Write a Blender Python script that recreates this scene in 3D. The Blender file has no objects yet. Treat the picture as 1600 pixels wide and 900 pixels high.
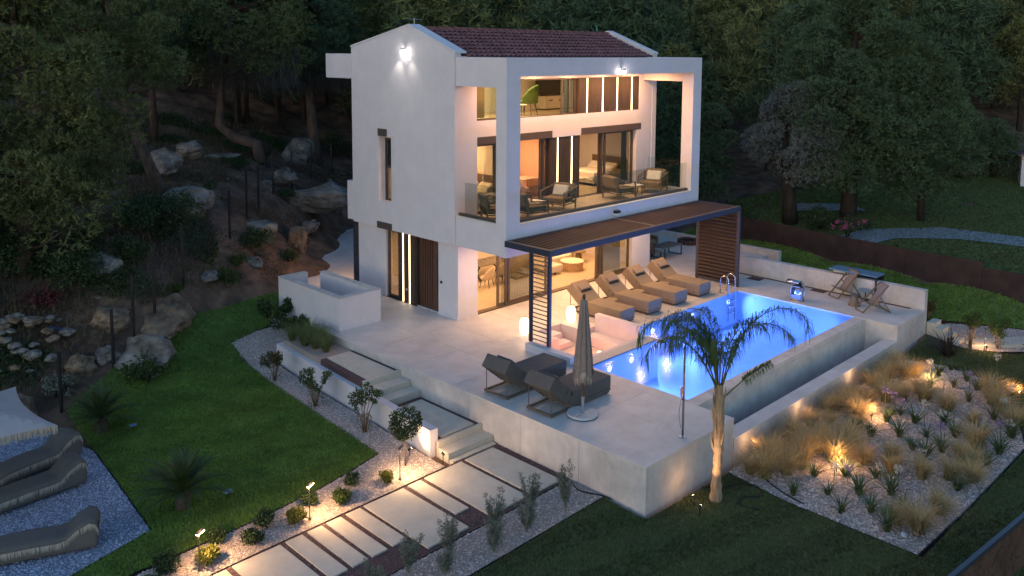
import bpy, bmesh, math, random
import numpy as np
from mathutils import Vector, Matrix, noise
from mathutils.geometry import delaunay_2d_cdt
PI = math.pi
RND = random.Random(11)
NR = np.random.default_rng(5)
SC = bpy.context.scene
COL = SC.collection

# ------------------------------------------------------------------ camera
cam_d = bpy.data.cameras.new('camera')
cam = bpy.data.objects.new('camera', cam_d)
COL.objects.link(cam)
SC.camera = cam
_r = Vector((0.70827694, -0.70591571, 0.00517549))
_u = Vector((0.06809435, 0.07561566, 0.99480924))
_f = Vector((0.70264282, 0.70424803, -0.1016257))
cam.matrix_world = Matrix(((_r.x, _u.x, -_f.x, -20.0749), (_r.y, _u.y, -_f.y, -22.8617), (_r.z, _u.z, -_f.z, 9.7312), (0, 0, 0, 1)))
cam_d.sensor_width = 36
cam_d.lens = 36 * 1335.58 / 1600
cam_d.shift_y = -(450 - 218.76) / 1600
cam_d.clip_start = 0.1
cam_d.clip_end = 2000

# ------------------------------------------------------------------ sky, sun, exposure
W = bpy.data.worlds.new('World')
SC.world = W
W.use_nodes = True
wn = W.node_tree
bg = wn.nodes['Background']
sky = wn.nodes.new('ShaderNodeTexSky')
sky.sky_type = 'NISHITA'
sky.sun_disc = False
SUN_EL, SUN_AZ = math.radians(12), math.radians(258)   # low in the west, left of the picture
sky.sun_elevation = SUN_EL
sky.sun_rotation = SUN_AZ
sky.altitude = 60
sky.air_density = 1.3
sky.dust_density = 0.6
sky.ozone_density = 4.2
wn.links.new(sky.outputs['Color'], bg.inputs['Color'])
bg.inputs['Strength'].default_value = 0.15
sun_d = bpy.data.lights.new('sun', 'SUN')
sun_d.energy = 0.05
sun_d.angle = math.radians(25)
sun_d.color = (1.0, 0.74, 0.84)
sun = bpy.data.objects.new('sun', sun_d)
COL.objects.link(sun)
_sd = Vector((math.sin(SUN_AZ) * math.cos(0.35), math.cos(SUN_AZ) * math.cos(0.35), math.sin(0.35)))
sun.rotation_euler = _sd.to_track_quat('Z', 'Y').to_euler()
vs = SC.view_settings
vs.view_transform = 'Standard'
vs.look = 'None'
vs.exposure = 0.7
vs.gamma = 1.0
vs.use_curve_mapping = False
cy = SC.cycles
cy.use_denoising = True
try:
    cy.denoiser = 'OPENIMAGEDENOISE'
except Exception:
    pass
cy.max_bounces = 8
cy.diffuse_bounces = 3
cy.glossy_bounces = 3
cy.transmission_bounces = 4
cy.transparent_max_bounces = 24
cy.sample_clamp_indirect = 3.0
cy.caustics_reflective = False
cy.caustics_refractive = False

# ------------------------------------------------------------------ materials
MATS = {}
def L(h):
    """sRGB 0-255 triple to linear"""
    return tuple(((c / 255) / 12.92 if c / 255 <= 0.04045 else ((c / 255 + 0.055) / 1.055) ** 2.4) for c in h)
def mat(name, col, rough=0.7, var=0.0, vscale=4.0, bump=0.0, bscale=40.0, metal=0.0, spec=0.3, col2=None, detail=6, island=0.0, coord='Object', stretch=None, trans=0.0, wear=0.0, streak=0.0):
    if name in MATS:
        return MATS[name]
    m = bpy.data.materials.new(name)
    m.use_nodes = True
    nt = m.node_tree
    N, K = nt.nodes, nt.links
    b = N['Principled BSDF']
    b.inputs['Roughness'].default_value = rough
    b.inputs['Metallic'].default_value = metal
    b.inputs['Specular IOR Level'].default_value = spec
    b.inputs['Base Color'].default_value = (*col, 1)
    tc = N.new('ShaderNodeTexCoord')
    src = tc.outputs[coord]
    if stretch:
        mp = N.new('ShaderNodeMapping')
        mp.inputs['Scale'].default_value = stretch
        K.new(src, mp.inputs['Vector'])
        src = mp.outputs['Vector']
    out = None
    if var > 0 or col2 is not None:
        nz = N.new('ShaderNodeTexNoise')
        nz.inputs['Scale'].default_value = vscale
        nz.inputs['Detail'].default_value = detail
        nz.inputs['Roughness'].default_value = 0.62
        K.new(src, nz.inputs['Vector'])
        rp = N.new('ShaderNodeValToRGB')
        a = col2 if col2 is not None else tuple(max(0, c * (1 - var)) for c in col)
        z = col if col2 is not None else tuple(min(1, c * (1 + var)) for c in col)
        rp.color_ramp.elements[0].color = (*a, 1)
        rp.color_ramp.elements[0].position = 0.33
        rp.color_ramp.elements[1].color = (*z, 1)
        rp.color_ramp.elements[1].position = 0.67
        K.new(nz.outputs['Fac'], rp.inputs['Fac'])
        out = rp.outputs['Color']
    if wear > 0:      # large cloudy stains
        n2 = N.new('ShaderNodeTexNoise')
        n2.inputs['Scale'].default_value = 0.55
        n2.inputs['Detail'].default_value = 9
        n2.inputs['Roughness'].default_value = 0.7
        n2.inputs['Distortion'].default_value = 0.8
        K.new(src, n2.inputs['Vector'])
        mr = N.new('ShaderNodeMapRange')
        mr.inputs['From Min'].default_value = 0.3
        mr.inputs['From Max'].default_value = 0.7
        mr.inputs['To Min'].default_value = 1 - wear
        mr.inputs['To Max'].default_value = 1 + wear * 0.4
        K.new(n2.outputs['Fac'], mr.inputs['Value'])
        mx = N.new('ShaderNodeVectorMath')
        mx.operation = 'SCALE'
        if out is None:
            mx.inputs[0].default_value = col
        else:
            K.new(out, mx.inputs[0])
        K.new(mr.outputs['Result'], mx.inputs['Scale'])
        out = mx.outputs['Vector']
    if streak > 0:    # faint vertical rain streaks
        mp2 = N.new('ShaderNodeMapping')
        mp2.inputs['Scale'].default_value = (5.5, 5.5, 0.35)
        K.new(tc.outputs['Object'], mp2.inputs['Vector'])
        n4 = N.new('ShaderNodeTexNoise')
        n4.inputs['Scale'].default_value = 1.0
        n4.inputs['Detail'].default_value = 6
        K.new(mp2.outputs['Vector'], n4.inputs['Vector'])
        mr2 = N.new('ShaderNodeMapRange')
        mr2.inputs['From Min'].default_value = 0.45
        mr2.inputs['From Max'].default_value = 0.72
        mr2.inputs['To Min'].default_value = 1.0
        mr2.inputs['To Max'].default_value = 1 - streak
        K.new(n4.outputs['Fac'], mr2.inputs['Value'])
        mx2 = N.new('ShaderNodeVectorMath')
        mx2.operation = 'SCALE'
        if out is None:
            mx2.inputs[0].default_value = col
        else:
            K.new(out, mx2.inputs[0])
        K.new(mr2.outputs['Result'], mx2.inputs['Scale'])
        out = mx2.outputs['Vector']
    if island > 0:
        ge = N.new('ShaderNodeNewGeometry')
        mr = N.new('ShaderNodeMapRange')
        mr.inputs['To Min'].default_value = 1 - island
        mr.inputs['To Max'].default_value = 1 + island
        K.new(ge.outputs['Random Per Island'], mr.inputs['Value'])
        mx = N.new('ShaderNodeVectorMath')
        mx.operation = 'SCALE'
        if out is None:
            mx.inputs[0].default_value = col
        else:
            K.new(out, mx.inputs[0])
        K.new(mr.outputs['Result'], mx.inputs['Scale'])
        out = mx.outputs['Vector']
    if out is not None:
        K.new(out, b.inputs['Base Color'])
    if bump > 0:
        n3 = N.new('ShaderNodeTexNoise')
        n3.inputs['Scale'].default_value = bscale
        n3.inputs['Detail'].default_value = 5
        K.new(src, n3.inputs['Vector'])
        bp = N.new('ShaderNodeBump')
        bp.inputs['Strength'].default_value = bump
        bp.inputs['Distance'].default_value = 0.02
        K.new(n3.outputs['Fac'], bp.inputs['Height'])
        K.new(bp.outputs['Normal'], b.inputs['Normal'])
    if trans > 0:
        tr = N.new('ShaderNodeBsdfTranslucent')
        if out is not None:
            K.new(out, tr.inputs['Color'])
        else:
            tr.inputs['Color'].default_value = (*col, 1)
        ms = N.new('ShaderNodeMixShader')
        ms.inputs['Fac'].default_value = trans
        K.new(b.outputs[0], ms.inputs[1])
        K.new(tr.outputs[0], ms.inputs[2])
        K.new(ms.outputs[0], N['Material Output'].inputs['Surface'])
    MATS[name] = m
    return m
def emis(name, col, s):
    if name in MATS:
        return MATS[name]
    m = bpy.data.materials.new(name)
    m.use_nodes = True
    N = m.node_tree.nodes
    b = N['Principled BSDF']
    b.inputs['Base Color'].default_value = (*col, 1)
    b.inputs['Emission Color'].default_value = (*col, 1)
    b.inputs['Emission Strength'].default_value = s
    MATS[name] = m
    return m
def glass(name, tint, refl=0.5, base=0.04, rough=0.0):
    m = bpy.data.materials.new(name)
    m.use_nodes = True
    N, K = m.node_tree.nodes, m.node_tree.links
    N.remove(N['Principled BSDF'])
    t = N.new('ShaderNodeBsdfTransparent')
    t.inputs['Color'].default_value = (*tint, 1)
    g = N.new('ShaderNodeBsdfGlossy')
    g.inputs['Roughness'].default_value = rough
    g.inputs['Color'].default_value = (0.9, 0.95, 1, 1)
    fr = N.new('ShaderNodeFresnel')
    fr.inputs['IOR'].default_value = 1.45
    ml = N.new('ShaderNodeMath')
    ml.operation = 'MULTIPLY_ADD'
    ml.inputs[1].default_value = refl
    ml.inputs[2].default_value = base
    K.new(fr.outputs[0], ml.inputs[0])
    mx = N.new('ShaderNodeMixShader')
    K.new(ml.outputs[0], mx.inputs['Fac'])
    K.new(t.outputs[0], mx.inputs[1])
    K.new(g.outputs[0], mx.inputs[2])
    K.new(mx.outputs[0], N['Material Output'].inputs['Surface'])
    MATS[name] = m
    return m

plaster = mat('white_plaster', (0.70, 0.658, 0.675), 0.85, 0.035, 1.6, 0.3, 60, wear=0.05, streak=0.022)
plaster_in = mat('warm_interior_paint', (0.72, 0.66, 0.56), 0.8, 0.03, 2)
concrete = mat('pale_concrete', (0.63, 0.575, 0.535), 0.75, 0.10, 2.5, 0.25, 60, wear=0.22, streak=0.06)
microcement = mat('terrace_microcement', (0.62, 0.58, 0.55), 0.5, 0.08, 1.6, 0.12, 50, wear=0.2, spec=0.4)
planktile = mat('pool_edge_stone', (0.48, 0.44, 0.39), 0.6, 0.10, 3, 0.15, 30, stretch=(6, 1, 1))
slabmat = mat('cast_concrete_slab', (0.62, 0.555, 0.45), 0.8, 0.07, 3, 0.25, 80, wear=0.14)
bronze = mat('dark_bronze_metal', (0.075, 0.058, 0.05), 0.45, 0.08, 3, spec=0.5)
navy = mat('anthracite_metal', (0.035, 0.042, 0.062), 0.42, 0.08, 3, spec=0.5)
slatmat = mat('bronze_slat', (0.06, 0.037, 0.027), 0.5, 0.10, 3)
lintel = mat('bronze_lintel', (0.095, 0.072, 0.065), 0.5)
woodpan = mat('dark_wood_panel', (0.06, 0.043, 0.034), 0.55, 0.25, 3, stretch=(3, 3, 0.4))
woodred = mat('door_wood', (0.12, 0.06, 0.04), 0.5, 0.25, 5, stretch=(4, 4, 0.4))
woodlight = mat('oak_wood', (0.42, 0.26, 0.14), 0.5, 0.25, 6, stretch=(1, 5, 1))
rooftile = mat('clay_roof_tile', (0.20, 0.09, 0.09), 0.8, 0.2, 6, 0.2, 30, island=0.22)
ridgemat = mat('clay_ridge_tile', (0.22, 0.08, 0.062), 0.8, 0.25, 6)
led = emis('led_strip_glow', (1.0, 0.72, 0.42), 7)
lampwarm = emis('warm_lamp_glow', (1.0, 0.68, 0.36), 14)
lampwhite = emis('white_lamp_glow', (1.0, 0.95, 0.86), 45)
lantern_m = emis('lantern_glow', (1.0, 0.74, 0.45), 2.2)
poolled = emis('pool_lamp_glow', (0.75, 0.88, 1.0), 2.6)
pane = glass('window_glass', (0.92, 0.92, 0.86), 0.6, 0.015)
railglass = glass('railing_glass', (0.90, 0.95, 0.93), 0.3, 0.01)
steel = mat('brushed_steel', (0.62, 0.62, 0.63), 0.22, metal=1.0)
fabtan = mat('tan_cover_fabric', (0.235, 0.175, 0.118), 0.95, 0.06, 5, 0.25, 120)
fabgrey = mat('taupe_cover_fabric', (0.125, 0.112, 0.102), 0.95, 0.08, 5, 0.25, 120)
fabdark = mat('dark_strap_fabric', (0.03, 0.03, 0.03), 0.9)
fabwhite = mat('white_linen', (0.72, 0.68, 0.6), 0.95, 0.05, 6, 0.2, 30)
fabcream = mat('cream_upholstery', (0.6, 0.52, 0.42), 0.95, 0.06, 8, 0.3, 60)
fabgreen = mat('green_velvet', (0.07, 0.12, 0.03), 0.9, 0.15, 6)
umbfab = mat('parasol_fabric', (0.25, 0.2, 0.18), 0.95, 0.08, 5, 0.2, 60)
fringe_m = mat('fringe_yarn', (0.42, 0.36, 0.29), 0.95, island=0.25)
beachfab = mat('beach_cover_fabric', (0.125, 0.112, 0.10), 0.95, 0.08, 4, 0.3, 50)
canopyfab = mat('canopy_fabric', (0.42, 0.38, 0.37), 0.95, 0.05, 3)
rope = mat('rope_weave', (0.06, 0.055, 0.045), 0.9, 0.15, 30)
teak = mat('teak_frame', (0.19, 0.14, 0.09), 0.6, 0.15, 12)
granite = mat('speckled_terrazzo', (0.5, 0.5, 0.5), 0.6, 0.35, 60)
black = mat('black_metal', (0.015, 0.015, 0.017), 0.4, spec=0.5)
greymetal = mat('grey_lamp_metal', (0.12, 0.10, 0.08), 0.45)
whiteplastic = mat('white_plastic', (0.75, 0.75, 0.75), 0.4)
grassmat = mat('lawn_soil', (0.10, 0.15, 0.04), 0.95, 0.3, 3)
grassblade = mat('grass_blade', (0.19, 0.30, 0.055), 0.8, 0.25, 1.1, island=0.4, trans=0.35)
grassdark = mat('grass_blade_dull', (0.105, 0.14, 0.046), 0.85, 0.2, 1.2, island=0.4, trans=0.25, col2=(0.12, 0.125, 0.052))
earth = mat('pine_litter_earth', (0.25, 0.15, 0.10), 0.95, bump=1.0, bscale=5, vscale=1.1, col2=(0.06, 0.045, 0.032), detail=14, wear=0.35)
whitegravel = mat('white_gravel_base', (0.40, 0.325, 0.28), 0.9, 0.45, 55, 0.9, 60)
redgravel = mat('dark_red_gravel_base', (0.12, 0.075, 0.072), 0.9, 0.55, 60, 0.9, 60)
bluegravel = mat('grey_gravel_base', (0.20, 0.225, 0.29), 0.9, 0.5, 60, 0.9, 60)
peb_w = mat('white_pebble', (0.56, 0.465, 0.41), 0.8, island=0.5)
peb_r = mat('dark_red_pebble', (0.17, 0.105, 0.1), 0.8, island=0.6)
peb_b = mat('grey_pebble', (0.36, 0.40, 0.50), 0.8, island=0.6)
rockmat = mat('granite_boulder', (0.40, 0.355, 0.31), 0.9, vscale=1.6, bump=1.0, bscale=5, col2=(0.085, 0.075, 0.064), detail=14, wear=0.5)
rocktan = mat('tan_boulder', (0.40, 0.28, 0.18), 0.9, vscale=1.8, bump=1.0, bscale=5, col2=(0.10, 0.075, 0.055), detail=14, wear=0.45)
bark = mat('pine_bark', (0.15, 0.10, 0.075), 0.95, bump=1.0, bscale=14, vscale=5, col2=(0.06, 0.043, 0.035), stretch=(1, 1, 0.35))
darkbark = mat('dark_bark', (0.05, 0.038, 0.03), 0.95, bump=1.0, bscale=14, vscale=5, col2=(0.02, 0.017, 0.014), stretch=(1, 1, 0.35))
deadtwig = mat('dead_twigs', (0.22, 0.17, 0.14), 0.95, island=0.3)
pineA = mat('olive_pine_needles', (0.135, 0.152, 0.056), 0.85, 0.35, 0.9, island=0.3, trans=0.1)
pineB = mat('deep_pine_needles', (0.072, 0.116, 0.058), 0.85, 0.4, 0.9, island=0.3, trans=0.1)
pineC = mat('grey_green_needles', (0.15, 0.172, 0.155), 0.85, 0.3, 0.6, island=0.35, trans=0.2)
leafdark = mat('glossy_dark_leaf', (0.045, 0.075, 0.026), 0.5, island=0.4, trans=0.2)
leafmid = mat('green_leaf', (0.06, 0.10, 0.025), 0.6, island=0.4, trans=0.35)
leafyel = mat('yellow_green_leaf', (0.14, 0.145, 0.03), 0.6, island=0.35, trans=0.3)
leafolive = mat('olive_brown_leaf', (0.10, 0.085, 0.035), 0.7, island=0.4, trans=0.35)
leafsilver = mat('silver_sage_leaf', (0.19, 0.205, 0.16), 0.8, island=0.35, trans=0.2)
strawgrass = mat('feathery_straw_blade', (0.55, 0.41, 0.20), 0.9, island=0.35, trans=0.35)
strawgreen = mat('green_grass_blade', (0.19, 0.22, 0.085), 0.9, island=0.35, trans=0.3)
strap = mat('strap_leaf', (0.09, 0.13, 0.05), 0.6, island=0.3, trans=0.2)
darkstrap = mat('dark_sword_leaf', (0.045, 0.035, 0.03), 0.6, island=0.4)
palmleaf = mat('palm_leaflet', (0.10, 0.16, 0.05), 0.6, island=0.35, trans=0.35)
palmtrunk = mat('palm_trunk', (0.46, 0.34, 0.22), 0.9, vscale=6, bump=1.0, bscale=18, col2=(0.20, 0.13, 0.08), stretch=(1, 1, 0.25))
cycadleaf = mat('cycad_leaflet', (0.05, 0.075, 0.022), 0.55, island=0.35)
cycadtrunk = mat('cycad_trunk', (0.12, 0.085, 0.06), 0.95, bump=1.0, bscale=20, vscale=14, col2=(0.05, 0.035, 0.03))
petalw = mat('white_petal', (0.5, 0.485, 0.44), 0.7, trans=0.3)
petalv = mat('lilac_petal', (0.3, 0.22, 0.42), 0.7, trans=0.3)
petalp = mat('pink_petal', (0.55, 0.12, 0.28), 0.7, trans=0.3)
corten = mat('corten_steel', (0.05, 0.03, 0.028), 0.8, 0.3, 1.5, 0.2, 40, wear=0.2)
cortenwarm = mat('corten_screen', (0.11, 0.06, 0.04), 0.8, 0.35, 2)
hose_m = mat('black_hose', (0.012, 0.012, 0.012), 0.5)
pooltile = mat('pool_mosaic', (0.55, 0.64, 0.74), 0.4, 0.05, 2)
bluepaint = mat('blue_grey_top', (0.12, 0.22, 0.32), 0.35, spec=0.5)
marble = mat('dark_marble_top', (0.2, 0.17, 0.12), 0.25, vscale=3, col2=(0.09, 0.075, 0.055), spec=0.5)
screenm = mat('tv_screen', (0.01, 0.012, 0.01), 0.12, spec=0.6)

# ------------------------------------------------------------------ mesh helpers
class MB:
    def __init__(s):
        s.v, s.f = [], []
    def add(s, vs_, fs):
        o = len(s.v)
        s.v += [tuple(p) for p in vs_]
        s.f += [tuple(i + o for i in f) for f in fs]
        return s
    def box(s, x0, y0, z0, x1, y1, z1, M=None):
        p = [Vector((x, y, z)) for z in (z0, z1) for y in (y0, y1) for x in (x0, x1)]
        if M is not None:
            p = [M @ q for q in p]
        return s.add(p, [(0, 2, 3, 1), (4, 5, 7, 6), (0, 1, 5, 4), (2, 6, 7, 3), (0, 4, 6, 2), (1, 3, 7, 5)])
    def bar(s, a, b, w, h=None, up=(0, 0, 1)):
        a, b = Vector(a), Vector(b)
        h = h or w
        d = (b - a)
        ln = d.length
        d = d.normalized()
        u_ = Vector(up)
        if abs(d.dot(u_)) > 0.98:
            u_ = Vector((1, 0, 0))
        x = d.cross(u_).normalized()
        y = x.cross(d).normalized()
        M = Matrix(((x.x, d.x, y.x, a.x), (x.y, d.y, y.y, a.y), (x.z, d.z, y.z, a.z), (0, 0, 0, 1)))
        return s.box(-w / 2, 0, -h / 2, w / 2, ln, h / 2, M)
    def prism(s, poly, z0, z1):
        n = len(poly)
        vs_ = [(x, y, z0) for x, y in poly] + [(x, y, z1) for x, y in poly]
        fs = [tuple(range(n))[::-1], tuple(range(n, 2 * n))] + [(i, (i + 1) % n, n + (i + 1) % n, n + i) for i in range(n)]
        return s.add(vs_, fs)
    def prism_axis(s, poly, a0, a1, axis):
        """poly in the other two axes (in xyz order)"""
        n = len(poly)
        def P(q, a):
            return (a, q[0], q[1]) if axis == 'x' else ((q[0], a, q[1]) if axis == 'y' else (q[0], q[1], a))
        vs_ = [P(q, a0) for q in poly] + [P(q, a1) for q in poly]
        fs = [tuple(range(n))[::-1], tuple(range(n, 2 * n))] + [(i, (i + 1) % n, n + (i + 1) % n, n + i) for i in range(n)]
        return s.add(vs_, fs)
    def tube(s, pts, r, n=8, cap=True):
        pts = [Vector(p) for p in pts]
        m = len(pts)
        rs = r if isinstance(r, (list, tuple)) else [r] * m
        rings = []
        prev = None
        for i, p in enumerate(pts):
            d = (pts[min(i + 1, m - 1)] - pts[max(i - 1, 0)]).normalized()
            if prev is None:
                a = Vector((0, 0, 1)) if abs(d.z) < 0.9 else Vector((1, 0, 0))
                x = d.cross(a).normalized()
            else:
                x = (prev - d * prev.dot(d)).normalized()
            y = d.cross(x)
            prev = x
            rings.append([p + (x * math.cos(2 * PI * k / n) + y * math.sin(2 * PI * k / n)) * rs[i] for k in range(n)])
        vs_ = [q for rg in rings for q in rg]
        fs = [(i * n + k, i * n + (k + 1) % n, (i + 1) * n + (k + 1) % n, (i + 1) * n + k) for i in range(m - 1) for k in range(n)]
        if cap:
            fs += [tuple(range(n))[::-1], tuple(range((m - 1) * n, m * n))]
        return s.add(vs_, fs)
    def lathe(s, prof, n=20, c=(0, 0, 0)):
        m = len(prof)
        vs_ = [(c[0] + r * math.cos(2 * PI * k / n), c[1] + r * math.sin(2 * PI * k / n), c[2] + z) for r, z in prof for k in range(n)]
        fs = [(i * n + k, i * n + (k + 1) % n, (i + 1) * n + (k + 1) % n, (i + 1) * n + k) for i in range(m - 1) for k in range(n)]
        fs += [tuple(range(n))[::-1], tuple(range((m - 1) * n, m * n))]
        return s.add(vs_, fs)
    def mesh(s, name, mt, smooth=False, bevel=0.0, seg=2, sub=0):
        me = bpy.data.meshes.new(name)
        me.from_pydata(s.v, [], s.f)
        if bevel > 0:
            b = bmesh.new()
            b.from_mesh(me)
            bmesh.ops.bevel(b, geom=b.edges[:], offset=bevel, segments=seg, affect='EDGES', profile=0.6)
            b.to_mesh(me)
            b.free()
        if smooth:
            me.polygons.foreach_set('use_smooth', [True] * len(me.polygons))
        me.materials.append(mt)
        me.update()
        return me
    def build(s, name, mt, parent=None, loc=(0, 0, 0), rz=0.0, **k):
        return put(name, s.mesh(name, mt, **k), parent, loc, rz)
def put(name, me, parent=None, loc=(0, 0, 0), rz=0.0, sc=None):
    o = bpy.data.objects.new(name, me)
    COL.objects.link(o)
    o.location = loc
    o.rotation_euler = (0, 0, rz)
    if sc is not None:
        o.scale = (sc, sc, sc) if not isinstance(sc, (tuple, list)) else sc
    o.parent = parent
    return o
def box(name, mt, a, b, parent=None, bevel=0.0):
    return MB().box(*a, *b).build(name, mt, parent, bevel=bevel)
def empty(name, loc=(0, 0, 0), rz=0.0):
    o = bpy.data.objects.new(name, None)
    COL.objects.link(o)
    o.location = loc
    o.rotation_euler = (0, 0, rz)
    return o
def tag(o, label=None, cat=None, group=None, kind=None):
    if label:
        o['label'] = label
    if cat:
        o['category'] = cat
    if group:
        o['group'] = group
    if kind:
        o['kind'] = kind
    return o
def thing(name, label, cat, loc=(0, 0, 0), rz=0.0, group=None):
    return tag(empty(name, loc, rz), label, cat, group)
def copy_tree(o, parent=None, loc=None, rz=None, label=None, sc=None):
    c = o.copy()
    COL.objects.link(c)
    c.parent = parent
    if loc is not None:
        c.location = loc
    if rz is not None:
        c.rotation_euler = (0, 0, rz)
    if sc is not None:
        c.scale = (sc, sc, sc)
    if label:
        c['label'] = label
    for ch in list(o.children):
        copy_tree(ch, c)
    return c
def mesh_np(name, V, F, mt, smooth=False):
    """V (n,3), F (m,k) arrays -> mesh"""
    V = np.asarray(V, np.float32)
    F = np.asarray(F, np.int32)
    me = bpy.data.meshes.new(name)
    me.vertices.add(len(V))
    me.vertices.foreach_set('co', V.ravel())
    m, k = F.shape
    me.loops.add(m * k)
    me.loops.foreach_set('vertex_index', F.ravel())
    me.polygons.add(m)
    me.polygons.foreach_set('loop_start', np.arange(0, m * k, k, dtype=np.int32))
    me.polygons.foreach_set('loop_total', np.full(m, k, np.int32))
    if smooth:
        me.polygons.foreach_set('use_smooth', np.ones(m, bool))
    me.materials.append(mt)
    me.update(calc_edges=True)
    me.validate()
    return me
def lamp(name, kind, loc, energy, col, parent=None, size=0.2, aim=None, spot=None, blend=0.6, shape=None, sy=None):
    d = bpy.data.lights.new(name, kind)
    d.energy = energy * LAMP_GAIN
    d.color = col
    if kind == 'AREA':
        d.size = size
        if sy:
            d.shape = 'RECTANGLE'
            d.size_y = sy
    elif kind in ('POINT', 'SPOT'):
        d.shadow_soft_size = size
    if kind == 'SPOT' and spot:
        d.spot_size = spot
        d.spot_blend = blend
    o = bpy.data.objects.new(name, d)
    COL.objects.link(o)
    o.location = loc
    if aim is not None:
        o.rotation_euler = (-Vector(aim)).to_track_quat('Z', 'Y').to_euler()
    o.parent = parent
    return o
LAMP_GAIN = 0.6
WARM = (1.0, 0.56, 0.26)
WARM2 = (1.0, 0.62, 0.34)

# ================================================================== terrain
CP = [(-12.08, 4.25, -1.1), (-10.33, 4.95, -.35), (-9.15, 5.5, -.1), (-7.92, 6.08, .1), (-5.75, 7.12, .15), (-2.77, 7.65, .12),
      (-12.4, 4.9, -.9), (-10.32, 5.5, .0), (-9.2, 6.2, .75), (-8.3, 6.9, 1.35), (-6.85, 7.9, 1.45), (-5.26, 9.1, 1.75), (-3.6, 10.6, 2.15), (-1.89, 12.3, 2.5),
      (-.32, 14.2, 2.55), (1.45, 16, 2.7), (3.7, 18, 2.65), (6.05, 20, 2.6), (8.6, 21.8, 2.6), (10.9, 23.6, 2.6),
      (-1.3, 8.8, 0), (1.5, 12, .1), (4.5, 15, .1), (6.2, 16.5, .15), (8, 17, 0), (12, 15, 0), (5, 9, 0), (0, 7, 0),
      (-9, 2, -1.05), (-8, 4, -.72), (-5.3, 5.3, -.55), (-4.2, 6.3, -.3), (-10, 1, -1.1), (-7.5, 0, -1.08), (-6, 3.5, -1.0), (-6, -3, -1.08), (-5, 3.6, -.9),
      (-13, 0, -1.18), (-13, -4, -1.16), (-16, 0, -1.2), (-16, -6, -1.2), (-14, 4, -1.1), (-17, 4, -.9), (-9, -4, -1.1), (-7, -5, -1.1), (-12, -6, -1.12), (-8, -6.5, -1.12),
      (-5, -7, -1.12), (-5, -9, -1.13), (-9, -9, -1.13), (-13, -9, -1.14), (-8, -11, -1.18), (-4, -12, -1.2), (-2, -13, -1.2), (0, -12, -1.2), (0, -16, -1.2), (4, -14, -1.2),
      (8, -13, -1.2), (8, -17, -1.2), (12, -13, -1.18), (12, -16, -1.2), (-4, -16, -1.22), (4, -20, -1.25), (14, -13, -1.15), (15.5, -13.5, -1.12), (17.6, -14, -1.08), (16, -12, -.75),
      (15, -9, -.3), (17, -8, -.3), (15.2, -4, -.3), (17.5, -3, -.3), (18, 0, -.2), (19.8, -5, -.3), (19.3, -9.6, -.3), (19.3, -13.4, -.3), (21, .7, -.3), (20, -17, -.6),
      (20.8, -5, .45), (20.3, -9.6, .45), (20.2, -13.2, .45), (22, .7, .5), (23.6, -5.9, .5), (27, -6.4, .5), (25, 0, .6), (26, -12, .45), (35, -5, .7), (45, -6, .9), (45, -20, .8), (60, -10, 2.5),
      (20, 8, .6), (28, 10, 1.6), (40, 12, 3.5), (60, 20, 8), (90, 20, 14), (90, -20, 8), (100, 60, 24),
      (14, 26, 3.4), (20, 22, 2.6), (0, 26, 5), (-5, 20, 4.6), (-6, 14, 3.4), (-10, 12, 3.3), (-14, 9, 2.2), (-13, 6.5, .4), (-16, 14, 4), (-22, 10, 3), (-24, 20, 7), (-10, 26, 7),
      (10, 40, 9), (30, 40, 9), (0, 55, 15), (30, 70, 22), (-30, 45, 17), (-50, 20, 8), (60, 60, 22), (0, 110, 36), (-60, 80, 34), (90, 110, 40),
      (-30, -20, -1.4), (-20, -30, -1.4), (0, -35, -1.5), (30, -30, -1), (60, -50, 0), (-50, -50, -1.6), (-45, -5, 1)]
CPa = np.array(CP)
_d = np.sqrt(((CPa[:, None, :2] - CPa[None, :, :2]) ** 2).sum(-1))
_n = len(CPa)
_A = np.zeros((_n + 3, _n + 3))
_A[:_n, :_n] = -_d - 0.02 * np.eye(_n)
_A[:_n, _n] = 1
_A[:_n, _n + 1:] = CPa[:, :2]
_A[_n:, :_n] = _A[:_n, _n:].T
_w = np.linalg.solve(_A, np.concatenate([CPa[:, 2], np.zeros(3)]))
def hgt(P):
    P = np.atleast_2d(np.asarray(P, float))[:, :2]
    d = np.sqrt(((P[:, None] - CPa[None, :, :2]) ** 2).sum(-1))
    return -d @ _w[:_n] + _w[_n] + P @ _w[_n + 1:]
def h1(x, y):
    return float(hgt([(x, y)])[0])
def inside(P, poly):
    P = np.asarray(P)
    x, y = P[:, 0], P[:, 1]
    r = np.zeros(len(P), bool)
    j = len(poly) - 1
    for i in range(len(poly)):
        xi, yi = poly[i]
        xj, yj = poly[j]
        c = ((yi > y) != (yj > y)) & (x < (xj - xi) * (y - yi) / (yj - yi + 1e-12) + xi)
        r ^= c
        j = i
    return r
TERR_FOOT = [(-3.9, -11.2), (13.4, -11.2), (13.4, -4), (17.6, -3), (17.6, 5), (12.2, 9), (5, 14), (0, 8.5), (-2.6, 5), (-3.6, 1.8)]
_ax = np.concatenate([np.arange(-260, -60, 20), np.arange(-60, -24, 3), np.arange(-24, 32, 0.55), np.arange(32, 80, 2), np.arange(80, 320, 16)])
_ay = np.concatenate([np.arange(-160, -40, 15), np.arange(-40, -20, 2), np.arange(-20, 34, 0.55), np.arange(34, 90, 2), np.arange(90, 330, 16)])
GX, GY = np.meshgrid(_ax, _ay)
GP = np.stack([GX.ravel(), GY.ravel()], 1)
GZ = np.concatenate([hgt(c) for c in np.array_split(GP, 12)]) - 0.09
_rough = np.array([noise.fractal(Vector((x * .45, y * .45, 3.1)), 1.0, 2.0, 4) for x, y in GP])
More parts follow.
